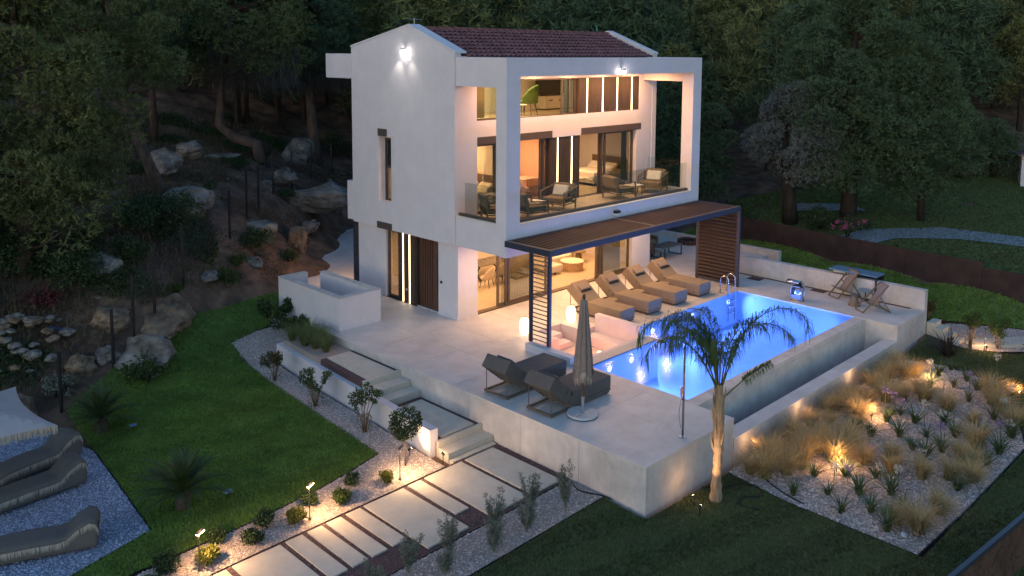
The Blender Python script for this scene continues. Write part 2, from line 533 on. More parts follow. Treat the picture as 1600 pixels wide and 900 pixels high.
_lawnzone = inside(GP, [(-30, -40), (21.5, -40), (21.5, 2), (18, 8), (12, 16), (6.3, 16.4), (-2.7, 7.7), (-5.8, 7.2), (-12.3, 4.3), (-30, 3)])
GZ += np.where(_lawnzone, 0.0, _rough * 0.22 * np.clip((np.abs(GZ) + .5) * .6, 0, 2))
GZ[inside(GP, TERR_FOOT)] = -3.2
nx, ny = len(_ax), len(_ay)
_i = (np.arange(ny - 1)[:, None] * nx + np.arange(nx - 1)[None]).ravel()
tag(put('ground', mesh_np('ground', np.column_stack([GP, GZ]), np.column_stack([_i, _i + 1, _i + nx + 1, _i + nx]), earth, True)), kind='structure')

def drape(name, poly, mt, dz=0.0, step=0.5, kind='structure', flat=None, parent=None):
    """sheet over the terrain inside poly"""
    poly = [tuple(p) for p in poly]
    den = []
    for i, p in enumerate(poly):
        q = poly[(i + 1) % len(poly)]
        n = max(1, int(math.dist(p, q) / step))
        den += [(p[0] + (q[0] - p[0]) * k / n, p[1] + (q[1] - p[1]) * k / n) for k in range(n)]
    xs, ys = [p[0] for p in poly], [p[1] for p in poly]
    g = np.array([(x, y) for x in np.arange(min(xs), max(xs), step) for y in np.arange(min(ys), max(ys), step)])
    g = g[inside(g, poly)] if len(g) else g
    dn = np.array(den)
    if len(g):
        dm = np.sqrt(((g[:, None] - dn[None]) ** 2).sum(-1)).min(1)
        g = g[dm > step * .4]
    pts = [Vector(p) for p in den] + [Vector((a, b)) for a, b in g]
    n = len(den)
    vs_, _, fs, *_ = delaunay_2d_cdt(pts, [(i, (i + 1) % n) for i in range(n)], [], 1, 1e-4)
    P = np.array([(v.x, v.y) for v in vs_])
    z = (hgt(P) if flat is None else np.full(len(P), flat)) + dz
    V = np.column_stack([P, z])
    F = []
    for f in fs:
        a, b, c = f[0], f[1], f[2]
        cr = (P[b][0] - P[a][0]) * (P[c][1] - P[a][1]) - (P[b][1] - P[a][1]) * (P[c][0] - P[a][0])
        F.append((a, b, c) if cr > 0 else (a, c, b))
    o = put(name, mesh_np(name, V, np.array(F), mt, True), parent)
    if kind:
        o['kind'] = kind
    return o
def scatter(poly, dens, rng, holes=()):
    xs, ys = [p[0] for p in poly], [p[1] for p in poly]
    n = int((max(xs) - min(xs)) * (max(ys) - min(ys)) * dens)
    P = np.column_stack([rng.uniform(min(xs), max(xs), n), rng.uniform(min(ys), max(ys), n)])
    k = inside(P, poly)
    for hpoly in holes:
        k &= ~inside(P, hpoly)
    return P[k]
def grass(name, poly, dens, mt, label, hmin=.03, hmax=.06, w=.010, holes=(), lean=1.6, dz=0.0, stripe=0.0):
    P = scatter(poly, dens, NR, holes)
    n = len(P)
    z = np.concatenate([hgt(c) for c in np.array_split(P, max(1, n // 6000))]) + dz
    B = np.column_stack([P, z])
    V, F = [], []
    for k in range(3):
        a = NR.uniform(0, 2 * PI, n)
        if stripe:        # mown in lanes: blades lie over to alternate sides
            lane = np.where(np.floor((P[:, 0] * .25 + P[:, 1]) / stripe) % 2 > 0, .6, .6 + PI)
            a = np.where(NR.random(n) < (.2 if poly is LAWN_L else .45), lane + NR.normal(0, .5, n), a)
        hh = NR.uniform(hmin, hmax, n)
        ln = NR.uniform(0, lean, n) * hh
        dx, dy = np.cos(a), np.sin(a)
        o = B + np.column_stack([NR.normal(0, .02, n), NR.normal(0, .02, n), np.zeros(n)])
        s = np.column_stack([-dy, dx, np.zeros(n)]) * w
        tip = o + np.column_stack([dx * ln, dy * ln, hh])
        V.append(np.stack([o - s, o + s, tip], 1).reshape(-1, 3))
    V = np.concatenate(V)
    F = np.arange(len(V)).reshape(-1, 3)
    return tag(put(name, mesh_np(name, V, F, mt)), label, 'grass', kind='stuff')
def pebbles(name, poly, dens, mt, label, smin=.012, smax=.03, holes=(), dz=0.0):
    P = scatter(poly, dens, NR, holes)
    n = len(P)
    z = np.concatenate([hgt(c) for c in np.array_split(P, max(1, n // 6000))]) + dz
    s = NR.uniform(smin, smax, n) * (1 + (NR.random(n) > .93) * .6)
    a = NR.uniform(0, PI, n)
    oc = np.array([(1, 0, 0), (0, .75, 0), (-1, 0, 0), (0, -.75, 0), (.15, .1, .6), (0, 0, -.3)])
    ca, sa = np.cos(a), np.sin(a)
    jit = NR.uniform(.7, 1.25, (n, 6, 1))
    q = oc[None] * jit
    V = np.stack([q[..., 0] * ca[:, None] - q[..., 1] * sa[:, None], q[..., 0] * sa[:, None] + q[..., 1] * ca[:, None], q[..., 2]], -1) * s[:, None, None]
    V += np.column_stack([P, z + s * .2])[:, None]
    f = np.array([(0, 1, 4), (1, 2, 4), (2, 3, 4), (3, 0, 4)])
    F = (np.arange(n)[:, None, None] * 6 + f[None]).reshape(-1, 3)
    return tag(put(name, mesh_np(name, V.reshape(-1, 3), F, mt)), label, 'gravel', kind='stuff')

# ---- left lawn
LAWN_L = [(-12.0, 4.2), (-10.33, 4.9), (-9.15, 5.4), (-7.92, 5.98), (-5.75, 7.0), (-2.9, 7.5), (-2.6, 6.4), (-3.95, 6.2), (-4.5, 5.6), (-5.0, 5.5), (-6.3, 5.0), (-6.6, 0.2), (-6.95, -4.63), (-8, -4.9), (-9.24, -5.14), (-11.02, -5.32),
          (-13.8, -5.32), (-16.5, -5.5), (-16.5, -5.0), (-12.78, -3.98), (-12.25, 1.2)]
drape('lawn', LAWN_L, grassmat)
grass('lawn_grass', LAWN_L, 760, grassblade, 'dense green lawn grass left of the garden path', stripe=.9)
# ---- front lawn (dull, behind and around the gravel beds)
LAWN_F = [(-13.5, -10.42), (-4.3, -10.3), (-4.3, -11.6), (-0.9, -11.75), (-1.17, -13.5), (-1.2, -16.75), (6.4, -16.85), (11.1, -15.2), (11.45, -13.0), (10.9, -11.7), (13.5, -11.7), (13.6, -12.9), (14.6, -14.4), (17, -16.5), (17, -22), (-13.5, -22)]
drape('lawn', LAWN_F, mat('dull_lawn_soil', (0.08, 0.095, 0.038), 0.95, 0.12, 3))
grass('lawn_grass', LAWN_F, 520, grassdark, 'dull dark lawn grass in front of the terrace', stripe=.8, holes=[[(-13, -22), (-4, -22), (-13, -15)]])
# ---- grassy bank on the right, up to the corten wall
LAWN_R = [(13.95, -11.4), (15.3, -11.5), (17.6, -13.9), (19.1, -15.5), (19.0, -9.6), (19.6, -5), (20.8, .7), (20.5, 3), (18.2, 3.2), (18.0, -3.5), (13.95, -3.5)]
drape('lawn', LAWN_R, grassmat)
grass('lawn_grass', LAWN_R, 170, grassblade, 'green grass bank between terrace parapet and rusty wall', .05, .11, .02)
NB = [(20.9, -16), (20.6, -9.6), (21.1, -5), (22.3, .7), (26, 4), (34, 2), (48, -5), (52, -16), (40, -24)]
drape('lawn', NB, grassmat, step=1.2)
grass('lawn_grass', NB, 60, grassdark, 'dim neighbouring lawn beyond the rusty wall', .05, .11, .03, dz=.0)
# ---- gravel beds
BED_WALL = [(-5.02, 3.72), (-5.55, 3.6), (-6.1, -5.6), (-6.1, -6.42), (-16, -6.62), (-16, -5.52), (-11.02, -5.36), (-9.24, -5.18), (-8, -4.94), (-7.0, -4.68), (-6.65, .2), (-6.34, 5.02), (-5.0, 5.45), (-4.5, 5.5), (-3.95, 6.1), (-3.95, 3.72)]
drape('gravel_bed', BED_WALL, whitegravel)
pebbles('gravel', BED_WALL, 900, peb_w, 'pale pebbles in the bed between lawn and path')
BED_GREY = [(-15, -9.22), (-4.25, -9.16), (-4.25, -10.27), (-15, -10.4)]
drape('gravel_bed', BED_GREY, whitegravel)
pebbles('gravel', BED_GREY, 900, peb_w, 'pale pebbles in the bed of silver shrubs')
BED_R = [(-0.9, -11.72), (-1.16, -13.5), (-1.19, -16.6), (1.82, -16.72), (6.43, -16.78), (10.95, -15.1), (11.35, -13), (10.6, -11.72)]
drape('gravel_bed', BED_R, whitegravel)
pebbles('gravel', BED_R, 700, peb_w, 'pale pebbles in the bed of feathery grasses', .014, .042)
BEACH = [(-12.3, 1.15), (-12.82, -3.98), (-16.4, -4.95), (-19, -5), (-19, 4), (-14.5, 4.2), (-12.6, 3.2)]
drape('gravel_bed', BEACH, bluegravel)
pebbles('gravel', BEACH, 1000, peb_b, 'blue grey pebbles under the fringed loungers')
BED_FAR = [(13.7, -12.0), (15.2, -11.75), (17.2, -13.6), (20, -17), (17.6, -16.8), (14.4, -13.9), (13.7, -12.8)]
drape('gravel_bed', BED_FAR, whitegravel)
pebbles('gravel', BED_FAR, 500, peb_w, 'pale pebbles around the small lit shrubs at right')

# ---- edging strips
def edging(label, pts, top=.0):
    V, F = [], []
    pts = [tuple(p) for p in pts]
    m = MB()
    for a, b in zip(pts[:-1], pts[1:]):
        n = max(1, int(math.dist(a, b) / .8))
        for k in range(n):
            p = (a[0] + (b[0] - a[0]) * k / n, a[1] + (b[1] - a[1]) * k / n)
            q = (a[0] + (b[0] - a[0]) * (k + 1) / n, a[1] + (b[1] - a[1]) * (k + 1) / n)
            m.bar((*p, h1(*p) - .03 + top), (*q, h1(*q) - .03 + top), .016, .1)
    return tag(m.build('metal_edging', black), label, 'edging')
edging('dark metal edging between left lawn and pale pebble bed', [(-4.5, 5.55), (-5.0, 5.47), (-6.32, 5.01), (-6.62, .2), (-6.97, -4.65), (-8, -4.92), (-9.24, -5.16), (-11.02, -5.34), (-15, -5.45)])
edging('dark metal edging between left lawn and blue grey gravel', [(-12.27, 1.18), (-12.8, -3.98), (-16.4, -4.97)])
edging('dark metal edging along the lower side of the silver shrub bed', [(-4.25, -10.28), (-15, -10.41)])
edging('dark metal edging round the feathery grass bed', [(-.92, -11.75), (-1.18, -13.5), (-1.2, -16.64), (1.82, -16.75), (6.43, -16.81), (10.98, -15.12)])
edging('dark metal edging on the upper side of the path', [(-6.05, -6.47), (-15, -6.62)])
edging('dark metal edging on the lower side of the path', [(-4.3, -9.13), (-15, -9.2)])

# ---- path with slabs
path_poly = [(-4.2, -6.22), (-4.2, -9.11), (-15.5, -9.2), (-15.5, -6.62), (-6.08, -6.46)]
path = drape('path', path_poly, redgravel)
pebbles('gravel', path_poly, 700, peb_r, 'dark reddish gravel between the path slabs', .01, .024, holes=[[(-5.42, -6.5), (-4.45, -6.5), (-4.45, -9.0), (-5.42, -9.0)]])
SL = [(-5.83, -4.25, -6.44, -6.27), (-5.5, -4.46, -9.03, -6.53), (-6.9, -5.64, -9.0, -6.54), (-7.45, -7.04, -8.4, -6.56), (-8.8, -7.6, -9.02, -6.58), (-9.31, -8.91, -8.42, -6.6), (-9.86, -9.46, -8.43, -6.61),
      (-10.37, -9.98, -8.44, -6.62), (-10.92, -10.5, -8.44, -6.63), (-12.19, -11.05, -9.0, -6.64), (-12.75, -12.33, -8.45, -6.65), (-13.3, -12.88, -8.45, -6.66), (-14.5, -13.42, -9.0, -6.66)]
for a, b, c, d in SL:
    box('slab', slabmat, (a, c, -1.35), (b, d, h1((a + b) / 2, (c + d) / 2) + .035), path, bevel=.008)

# ---- garden steps
st = thing('garden_steps', 'flight of pale concrete steps and landings climbing to the terrace', 'steps')
def xe(y):      # inner face of the sloping-away planter wall
    return -5.26 - (3.3 - y) * 0.0598
def quadbox(y0, y1, z0, z1, name, mt=slabmat, xr=-4.18, inset=0.0, bevel=.01):
    return MB().prism([(xe(y1) + inset, y1), (xe(y0) + inset, y0), (xr, y0), (xr, y1)], z0, z1).build(name, mt, st, bevel=bevel)
quadbox(-1.98, .6, -1.3, -.235, 'landing_base', redgravel)
quadbox(.602, 3.19, -1.3, -.235, 'planter_gravel', whitegravel)
quadbox(-1.9, .52, -.28, -.2, 'landing_slab', xr=-4.34, inset=.2)
quadbox(-2.05, -1.93, -1.3, -.2, 'step')
quadbox(-2.55, -2.055, -1.3, -.38, 'step')
quadbox(-3.0, -2.555, -1.3, -.56, 'step')
quadbox(-5.7, -3.005, -1.3, -.775, 'landing_base', redgravel)
quadbox(-5.62, -3.25, -.8, -.74, 'landing_slab', xr=-4.34, inset=.25)
quadbox(-5.8, -5.705, -1.3, -.74, 'step')
quadbox(-6.25, -5.805, -1.3, -.92, 'step')

# ---- planter wall beside the steps
pw = tag(MB().prism([(-5.42, 3.42), (-5.98, -5.66), (-5.72, -5.68), (-5.2, 3.2), (-4.2, 3.2), (-4.2, 3.42)], -1.4, -.42).build('planter_wall', plaster, bevel=.006), 'low white wall running down beside the garden steps', 'wall')
box('wall_lamp_box', whiteplastic, (-5.79, -1.62, -.72), (-5.7, -1.5, -.52), pw, bevel=.01)
# ---- basement stair enclosure
sw = thing('stairwell_parapet', 'open white concrete parapet box around the basement stairs', 'parapet')
sw.location = (0, 0, 0)
MB().box(-3.83, 1.9, -.6, -3.6, 6.0, 1.17).build('wall', plaster, sw)
MB().box(-3.597, 1.9, -.6, -2.05, 2.13, 1.17).build('wall', plaster, sw)
MB().box(-2.28, 2.133, -.6, -2.05, 5.55, 1.17).build('wall', plaster, sw)
MB().box(-3.597, 5.77, -.6, -2.7, 6.0, 1.17).build('wall', plaster, sw)
cop = MB()
for a in ((-3.85, 1.88, -3.58, 6.02), (-3.577, 1.88, -2.03, 2.15), (-2.3, 2.153, -2.03, 5.57), (-3.577, 5.75, -2.7, 6.02)):
    cop.box(a[0], a[1], 1.173, a[2], a[3], 1.2)
cop.build('coping', concrete, sw)
for k in range(5):
    box('stair_tread', concrete, (-3.597, 2.2 + k * .6, -1.2 + k * .16), (-2.283, 2.79 + k * .6, -1.1 + k * .16), sw)

# ================================================================== villa
V = thing('villa', 'white three storey villa with gabled clay roof and glowing windows', 'house')
XG, XE = -0.17, 11.9
def wl(a, b, mt=plaster, name='wall', parent=None):
    return box(name, mt, a, b, parent or V)
# --- gable end wall with slot window (profile in y,z)
def roofz(y):
    return 9.70 + (10.71 - 9.70) * (y + .02) / 2.6 if y < 2.58 else 10.71 - (10.71 - 9.92) * (y - 2.58) / 3.74
XI = .13
gw = MB()
gw.box(XG, -.02, 2.8, XI, 6.32, 3.88)
gw.box(XG, -.02, 3.88, XI, 3.48, 6.45)
gw.box(XG, 4.52, 3.88, XI, 6.32, 6.45)
gw.prism_axis([(-.02, 6.45), (6.32, 6.45), (6.32, 9.92), (2.58, 10.71), (-.02, 9.70)], XG, XI, 'x')
gw.build('gable_wall', plaster, V)
# coping on the gable (proud of the roof)
for xa, xb in ((XG - .01, .36), (11.62, 11.98)):
    cp_ = MB()
    cp_.prism_axis([(-.06, 9.703), (2.58, 10.713), (2.58, 10.78), (-.06, 9.77)], xa, xb, 'x')
    cp_.prism_axis([(2.583, 10.713), (6.36, 9.925), (6.36, 9.99), (2.583, 10.78)], xa, xb, 'x')
    cp_.build('gable_coping', plaster, V)
MB().prism_axis([(-.02, 2.8), (6.32, 2.8), (6.32, 9.92), (2.58, 10.71), (-.02, 9.70)], 11.65, 11.95, 'x').build('gable_wall', plaster, V)
# shallow recess and slot window
wl((XG + .05, 3.48, 3.88), (XI + .05, 3.78, 6.45), name='window_reveal')
wl((XG + .3, 4.24, 3.88), (XI + .32, 4.52, 6.45), name='window_reveal')
sw_ = box('window', bronze, (XG + .1, 3.78, 3.93), (XG + .16, 3.86, 6.4), V)
for a, b in (((XG + .1, 4.16, 3.93), (XG + .16, 4.24, 6.4)), ((XG + .1, 3.86, 3.93), (XG + .16, 4.16, 4.0)), ((XG + .1, 3.86, 6.33), (XG + .16, 4.16, 6.4)), ((XG + .1, 3.86, 5.22), (XG + .16, 4.16, 5.28))):
    box('frame', bronze, a, b, sw_)
box('pane', pane, (XG + .125, 3.86, 4.0), (XG + .135, 4.16, 6.33), sw_)
box('blind', mat('charcoal_blind', (0.05, 0.05, 0.055), 0.8), (XG + .17, 3.86, 5.28), (XG + .18, 4.16, 6.33), sw_)
box('lintel', lintel, (XG - .012, 3.97, 6.46), (XG + .06, 4.57, 6.75), V)
box('window_sill', plaster, (XG - .01, 3.5, 3.86), (XG + .1, 4.52, 3.9), V)
# --- ground floor end wall with the entrance
wl((0, 0, 0), (.3, 1.1, 2.797))
wl((0, 4.36, 0), (.3, 6.2, 2.797))
wl((.02, 6.2, 0), (.3, 6.62, 2.797), mat('dark_stone_cladding', (0.035, 0.037, 0.045), 0.7, 0.4, 4, 0.6, 12), 'stone_cladding')
wl((0, 1.1, 2.74), (.3, 4.36, 2.797), name='door_head')
wl((.02, 1.1, -.002), (.1, 2.4, .05), concrete, 'door_threshold')
for a in ((-.02, 0, 0, .3 - .3, 1.1, .09), (-.02, 4.36, 0, 0, 6.2, .09)):
    box('skirting', plaster, a[:3], a[3:], V)
dr = box('entrance_door', woodred, (.2, 1.15, .05), (.26, 2.44, 2.74), V)
for k in range(7):
    box('door_slat', woodred, (.165, 1.66 + k * .105, .06), (.199, 1.72 + k * .105, 2.73), dr)
hd = MB().tube([(.14, 1.3, .55), (.14, 1.3, 2.25)], .018)
hd.tube([(.2, 1.3, .7), (.14, 1.3, .7)], .012).tube([(.2, 1.3, 2.1), (.14, 1.3, 2.1)], .012)
hd.build('door_handle', black, dr, smooth=True)
box('door_frame', bronze, (.12, 1.1, .0), (.27, 1.15, 2.74), V)
pn = box('led_wall_panel', woodpan, (.03, 2.5, 0), (.2, 3.58, 2.74), V)
for y in (2.86, 3.26):
    box('led_strip', led, (.018, y - .02, .02), (.03, y + .02, 2.72), pn)
box('panel_return', woodpan, (.05, 2.44, 0), (.2, 2.497, 2.74), V)
box('socket', whiteplastic, (.016, 3.03, .5), (.03, 3.09, .57), pn)
dw = box('window_door', bronze, (.12, 4.28, 0), (.2, 4.36, 2.74), V)
for a, b in (((.12, 3.582, 0), (.2, 3.65, 2.74)), ((.12, 3.65, 0), (.2, 4.28, .1)), ((.12, 3.65, 2.66), (.2, 4.28, 2.74))):
    box('frame', bronze, a, b, dw)
box('pane', pane, (.155, 3.65, .1), (.165, 4.28, 2.66), dw)
MB().tube([(.1, 4.25, 1.0), (.1, 4.15, 1.0)], .012).build('door_handle', steel, dw)
box('lintel', lintel, (-.19, 3.7, 2.78), (-.16, 4.66, 3.05), V)
MB().lathe([(.0, 0), (.055, 0), (.055, .03), (0, .03)], 14).build('door_bell', black, V, (-.004, .92, 1.25)).rotation_euler = (0, -PI / 2, 0)
# --- front facade, ground floor
wl((.3, 0, 0), (.97, .3, 2.797))
wl((10.38, 0, 0), (11.73, .3, 2.797))
wl((.97, .0, 2.62), (10.38, .3, 2.797), name='door_head')
wl((11.43, .3, 0), (11.73, 6.2, 2.797))
wl((.3, 5.9, 0), (11.43, 6.2, 2.797))
for a in (((.3, -.018, 0), (.97, 0, .09)), ((10.38, -.018, 0), (11.75, 0, .09))):
    box('skirting', plaster, *a, V)
def slider(x0, x1, z0, z1, y, parent, fw=.09, mt=bronze, gl=True, name='sliding_door'):
    f = box(name, mt, (x0, y, z0), (x0 + fw, y + .07, z1), parent)
    for a, b in (((x1 - fw, y, z0), (x1, y + .07, z1)), ((x0 + fw, y, z0), (x1 - fw, y + .07, z0 + fw)), ((x0 + fw, y, z1 - fw), (x1 - fw, y + .07, z1))):
        box('frame', mt, a, b, f)
    if gl:
        box('pane', pane, (x0 + fw, y + .03, z0 + fw), (x1 - fw, y + .04, z1 - fw), f)
    return f
frame_tan = mat('taupe_door_frame', (0.13, 0.095, 0.065), 0.45)
slider(2.15, 4.95, .03, 2.62, .16, V, mt=frame_tan)
slider(2.5, 2.75, .03, 2.62, .08, V, mt=bronze, gl=False)
slider(8.05, 10.38, .03, 2.62, .16, V, mt=frame_tan)
slider(8.2, 8.45, .03, 2.62, .08, V, mt=bronze, gl=False)
box('door_track', frame_tan, (.97, .04, .0), (10.38, .3, .03), V)
# --- front facade, upper storeys
wl((XI, 0, 2.8), (11.65, .3, 3.75))
wl((XI, 0, 3.75), (.95, .3, 6.65))
wl((10.55, 0, 3.75), (11.65, .3, 6.37))
wl((10.86, 0, 6.37), (11.65, .3, 6.65))
wl((5.0, 0, 6.37), (6.77, .3, 6.65))
wl((XI, 0, 6.65), (11.65, .3, 7.25))
wl((XI, 0, 7.25), (.92, .3, 8.73))
wl((10.7, 0, 7.25), (11.65, .3, 8.73))
wl((XI, 0, 8.73), (11.65, .3, 9.6))
box('lintel', lintel, (.95, -.012, 6.37), (5.0, .29, 6.65), V)
box('lintel', lintel, (6.77, -.012, 6.37), (10.86, .29, 6.65), V)
# middle storey: panel with led strips, sliding doors
pn = box('led_wall_panel', woodpan, (4.9, .03, 3.75), (6.72, .2, 6.37), V)
for x in (5.36, 6.22):
    box('led_strip', led, (x - .02, .018, 3.8), (x + .02, .03, 6.34), pn)
box('socket', whiteplastic, (6.5, .018, 4.2), (6.57, .03, 4.28), pn)
slider(.95, 2.2, 3.75, 6.37, .18, V)
slider(4.35, 4.62, 3.75, 6.37, .06, V, gl=False)
slider(4.5, 4.9, 3.75, 6.37, .16, V, gl=False)
slider(8.12, 10.5, 3.75, 6.37, .16, V)
hs = slider(8.2, 8.5, 3.75, 6.37, .08, V, gl=False)
MB().tube([(8.22, .05, 4.75), (8.22, .03, 4.75), (8.22, .03, 5.05), (8.22, .05, 5.05)], .012).build('door_handle', steel, hs)
box('door_track', bronze, (.95, .04, 3.75), (10.5, .3, 3.775), V)
# top storey: long window and panel
slider(.92, 2.6, 7.25, 8.73, .12, V, .06)
slider(5.6, 6.1, 7.25, 8.73, .06, V, .06)
slider(5.9, 6.58, 7.25, 8.73, .14, V, .1)
box('window_sill', bronze, (.92, .02, 7.25), (6.6, .3, 7.28), V)
box('window_head', bronze, (.92, .05, 8.67), (6.6, .3, 8.73), V)
pn = box('led_wall_panel', woodpan, (6.6, .03, 7.25), (10.7, .2, 8.73), V)
for x in (7.15, 8.17, 9.15, 10.18):
    box('led_strip', led, (x - .022, .018, 7.27), (x + .022, .03, 8.7), pn)
# --- balcony frame: slab, fascia, columns, beams
YF = -2.65
bal = box('balcony_slab', plaster, (XI, -2.35, 2.8), (11.2, -.003, 3.72), V)
box('balcony_fascia', plaster, (-.17, YF, 2.8), (11.52, -2.353, 3.87), V)
box('balcony_fascia', plaster, (-.1, -2.35, 2.8), (XI - .003, -.025, 3.87), V)
box('balcony_fascia', plaster, (11.203, -2.35, 2.8), (11.52, -.003, 3.87), V)
box('balcony_floor', mat('balcony_tile', (0.5, 0.43, 0.33), 0.5, 0.05, 3), (XI, -2.35, 3.722), (11.2, -.003, 3.745), V)
ledge = mat('cream_ledge', (0.68, 0.64, 0.57), 0.8)
box('balcony_ledge', ledge, (.5, YF - .03, 3.872), (10.91, -2.3, 3.9), V)
box('balcony_ledge', ledge, (-.13, -2.14, 3.872), (.18, -.03, 3.9), V)
box('rail_channel', bronze, (.52, -2.5, 3.902), (10.9, -2.36, 4.0), V)
box('rail_channel', bronze, (-.02, -2.14, 3.902), (.1, -.06, 4.0), V)
box('column', plaster, (-.17, YF, 3.87), (.49, -2.15, 8.93), V)
box('column', plaster, (10.92, YF, 3.87), (11.52, -2.1, 8.93), V)
box('front_beam', plaster, (-.17, YF, 8.932), (11.52, -2.25, 9.57), V)
box('side_beam', plaster, (-.1, -2.247, 8.55), (.4, -.023, 9.57), V)
box('side_beam', plaster, (11.0, -2.247, 8.55), (11.48, -.003, 9.57), V)
box('balcony_soffit', plaster, (.403, -2.247, 9.0), (10.997, -.003, 9.5), V)
jx = [.5, 1.67, 3.01, 4.31, 5.62, 6.94, 8.22, 9.48, 10.88]
for a, b in zip(jx[:-1], jx[1:]):
    box('railing_pane', railglass, (a + .012, -2.45, 4.0), (b - .012, -2.43, 5.1), V)
for a, b in ((-2.13, -1.36), (-1.34, -.34)):
    box('railing_pane', railglass, (.03, a, 4.0), (.05, b, 5.12), V)
for a, b in ((-2.05, -1.1), (-1.08, -.1)):
    box('railing_pane', railglass, (11.3, a, 3.9), (11.32, b, 5.1), V)
box('socket', whiteplastic, (.42, -.012, 4.25), (.5, 0, 4.33), V)
# rear projecting beam
box('rear_beam', plaster, (XG, 6.34, 8.66), (.3, 8.18, 9.66), V)
box('rear_balcony', plaster, (XG + .02, 6.34, 2.85), (.3, 6.75, 4.45), V)
# --- floors, ceilings and partitions inside
tilef = mat('interior_floor', (0.52, 0.42, 0.29), 0.35, 0.05, 2, spec=0.4)
box('interior_floor', tilef, (.3, .3, -.02), (11.43, 5.9, .03), V)
box('interior_ceiling', plaster_in, (.3, .3, 2.72), (11.43, 5.9, 2.797), V)
box('interior_wall', plaster_in, (.3, 5.3, .03), (11.43, 5.4, 2.72), V)
box('interior_floor', tilef, (XI, .3, 3.5), (11.65, 6.0, 3.76), V)
box('interior_ceiling', plaster_in, (XI, .3, 6.42), (11.65, 6.0, 6.5), V)
box('interior_wall', plaster_in, (XI, 4.7, 3.76), (11.65, 4.8, 6.42), V)
box('interior_wall', plaster_in, (3.0, .32, 3.76), (3.1, 4.7, 6.42), V)
box('interior_wall', plaster_in, (6.1, .32, 3.76), (6.2, 4.7, 6.42), V)
box('interior_floor', tilef, (XI, .3, 6.6), (11.65, 6.0, 7.1), V)
box('interior_ceiling', plaster_in, (XI, .3, 9.1), (11.65, 6.0, 9.2), V)
box('interior_wall', plaster_in, (XI, 4.6, 7.1), (11.65, 4.7, 9.1), V)
wl((XI, 6.02, 2.8), (11.65, 6.32, 9.6))
# door of the middle room in reddish wood, grey curtain, wardrobes
dm = box('interior_door', mat('light_red_wood', (0.42, 0.17, 0.07), 0.5, 0.3, 3, stretch=(3, 3, .5)), (3.3, 4.64, 3.76), (5.2, 4.69, 6.4), V)
MB().tube([(4.55, 4.62, 4.85), (4.55, 4.58, 4.85), (4.42, 4.58, 4.85)], .014).build('door_handle', steel, dm)
curt = mat('grey_curtain', (0.2, 0.17, 0.13), 0.9)
def curtain(x0, x1, y, z0, z1, parent, mt=curt):
    n = int((x1 - x0) / .045)
    m = MB()
    vs_ = []
    for k in range(n + 1):
        x = x0 + (x1 - x0) * k / n
        yy = y + .03 * math.sin(k * 1.9)
        vs_ += [(x, yy, z0), (x, yy, z1)]
    m.add(vs_, [(2 * k, 2 * k + 2, 2 * k + 3, 2 * k + 1) for k in range(n)])
    return m.build('curtain', mt, parent, smooth=True)
curtain(2.15, 2.7, .45, 3.78, 6.4, V)
curtain(10.1, 10.5, .5, 3.78, 6.4, V)
curtain(2.95, 4.3, .55, .05, 2.6, V, mat('sand_blind', (0.5, 0.38, 0.22), 0.9))
curtain(8.5, 10.3, .6, .05, 2.6, V, MATS['sand_blind'])
curtain(.95, 1.7, .45, 7.3, 8.7, V, mat('ochre_blind', (0.36, 0.28, 0.12), 0.9))
# --- roof
rf = MB()
rf.prism_axis([(-.1, 9.55), (2.58, 10.59), (6.4, 9.78), (6.4, 9.62), (2.58, 10.43), (-.1, 9.4)], .37, 11.61, 'x')
roof = rf.build('roof', rooftile, V)
def tile_field(y0, z0, y1, z1, x0, x1, pitch=.245, course=.36):
    Vv, Ff = [], []
    ln = math.hypot(y1 - y0, z1 - z0)
    nc = int(ln / course)
    cols = int((x1 - x0) / pitch)
    d = np.array([0, (y1 - y0) / ln, (z1 - z0) / ln])
    nrm = np.array([0, -d[2], d[1]])
    if nrm[2] < 0:
        nrm = -nrm
    o = 0
    for c in range(nc):
        for k in range(cols):
            xc = x0 + pitch * (k + .5)
            jl, jh = RND.uniform(-.012, .012), RND.uniform(-.006, .006)
            pr = []
            for e, (s, lift) in enumerate(((c * course + jl - .04, .055 + jh), ((c + 1) * course + .03, .012 + jh))):
                w = .086 if e == 0 else .07
                for a in np.linspace(0, PI, 6):
                    p = np.array([xc - w * math.cos(a), y0, z0]) + d * s + nrm * (lift + w * .85 * math.sin(a))
                    pr.append(p)
            Vv += pr
            Ff += [(o + i, o + i + 1, o + 7 + i, o + 6 + i) for i in range(5)]
            Ff.append((o, o + 5, o + 5, o))
            # pan tile between the covers
            pn_ = [np.array([xc + pitch / 2 + s * .07, y0, z0]) + d * t + nrm * l for t, l in ((c * course - .02, .032), ((c + 1) * course + .02, .006)) for s in (-1, 0, 1)]
            for q in (1, 4):
                pn_[q] = pn_[q] - nrm * .022
            Vv += pn_
            o += 12
            Ff += [(o, o + 1, o + 4, o + 3), (o + 1, o + 2, o + 5, o + 4)]
            o += 6
    Ff = [f for f in Ff if len(set(f)) == 4]
    t = put('roof_tiles', mesh_np('roof_tiles', np.array(Vv), np.array(Ff), rooftile), roof)
    t['kind'] = 'stuff'
tile_field(-.12, 9.545, 2.58, 10.595, .38, 11.6)
tile_field(6.42, 9.78, 2.58, 10.595, .38, 11.6)
rt = MB()
vs_ = []
for e, (x, w) in enumerate(((0, .13), (.42, .105))):
    vs_ += [(x, -w * math.cos(a), w * .8 * math.sin(a)) for a in np.linspace(-.1, PI + .1, 8)]
rt.add(vs_, [(i, i + 8, i + 9, i + 1) for i in range(7)])
rme = rt.mesh('ridge_tile', ridgemat, smooth=True)
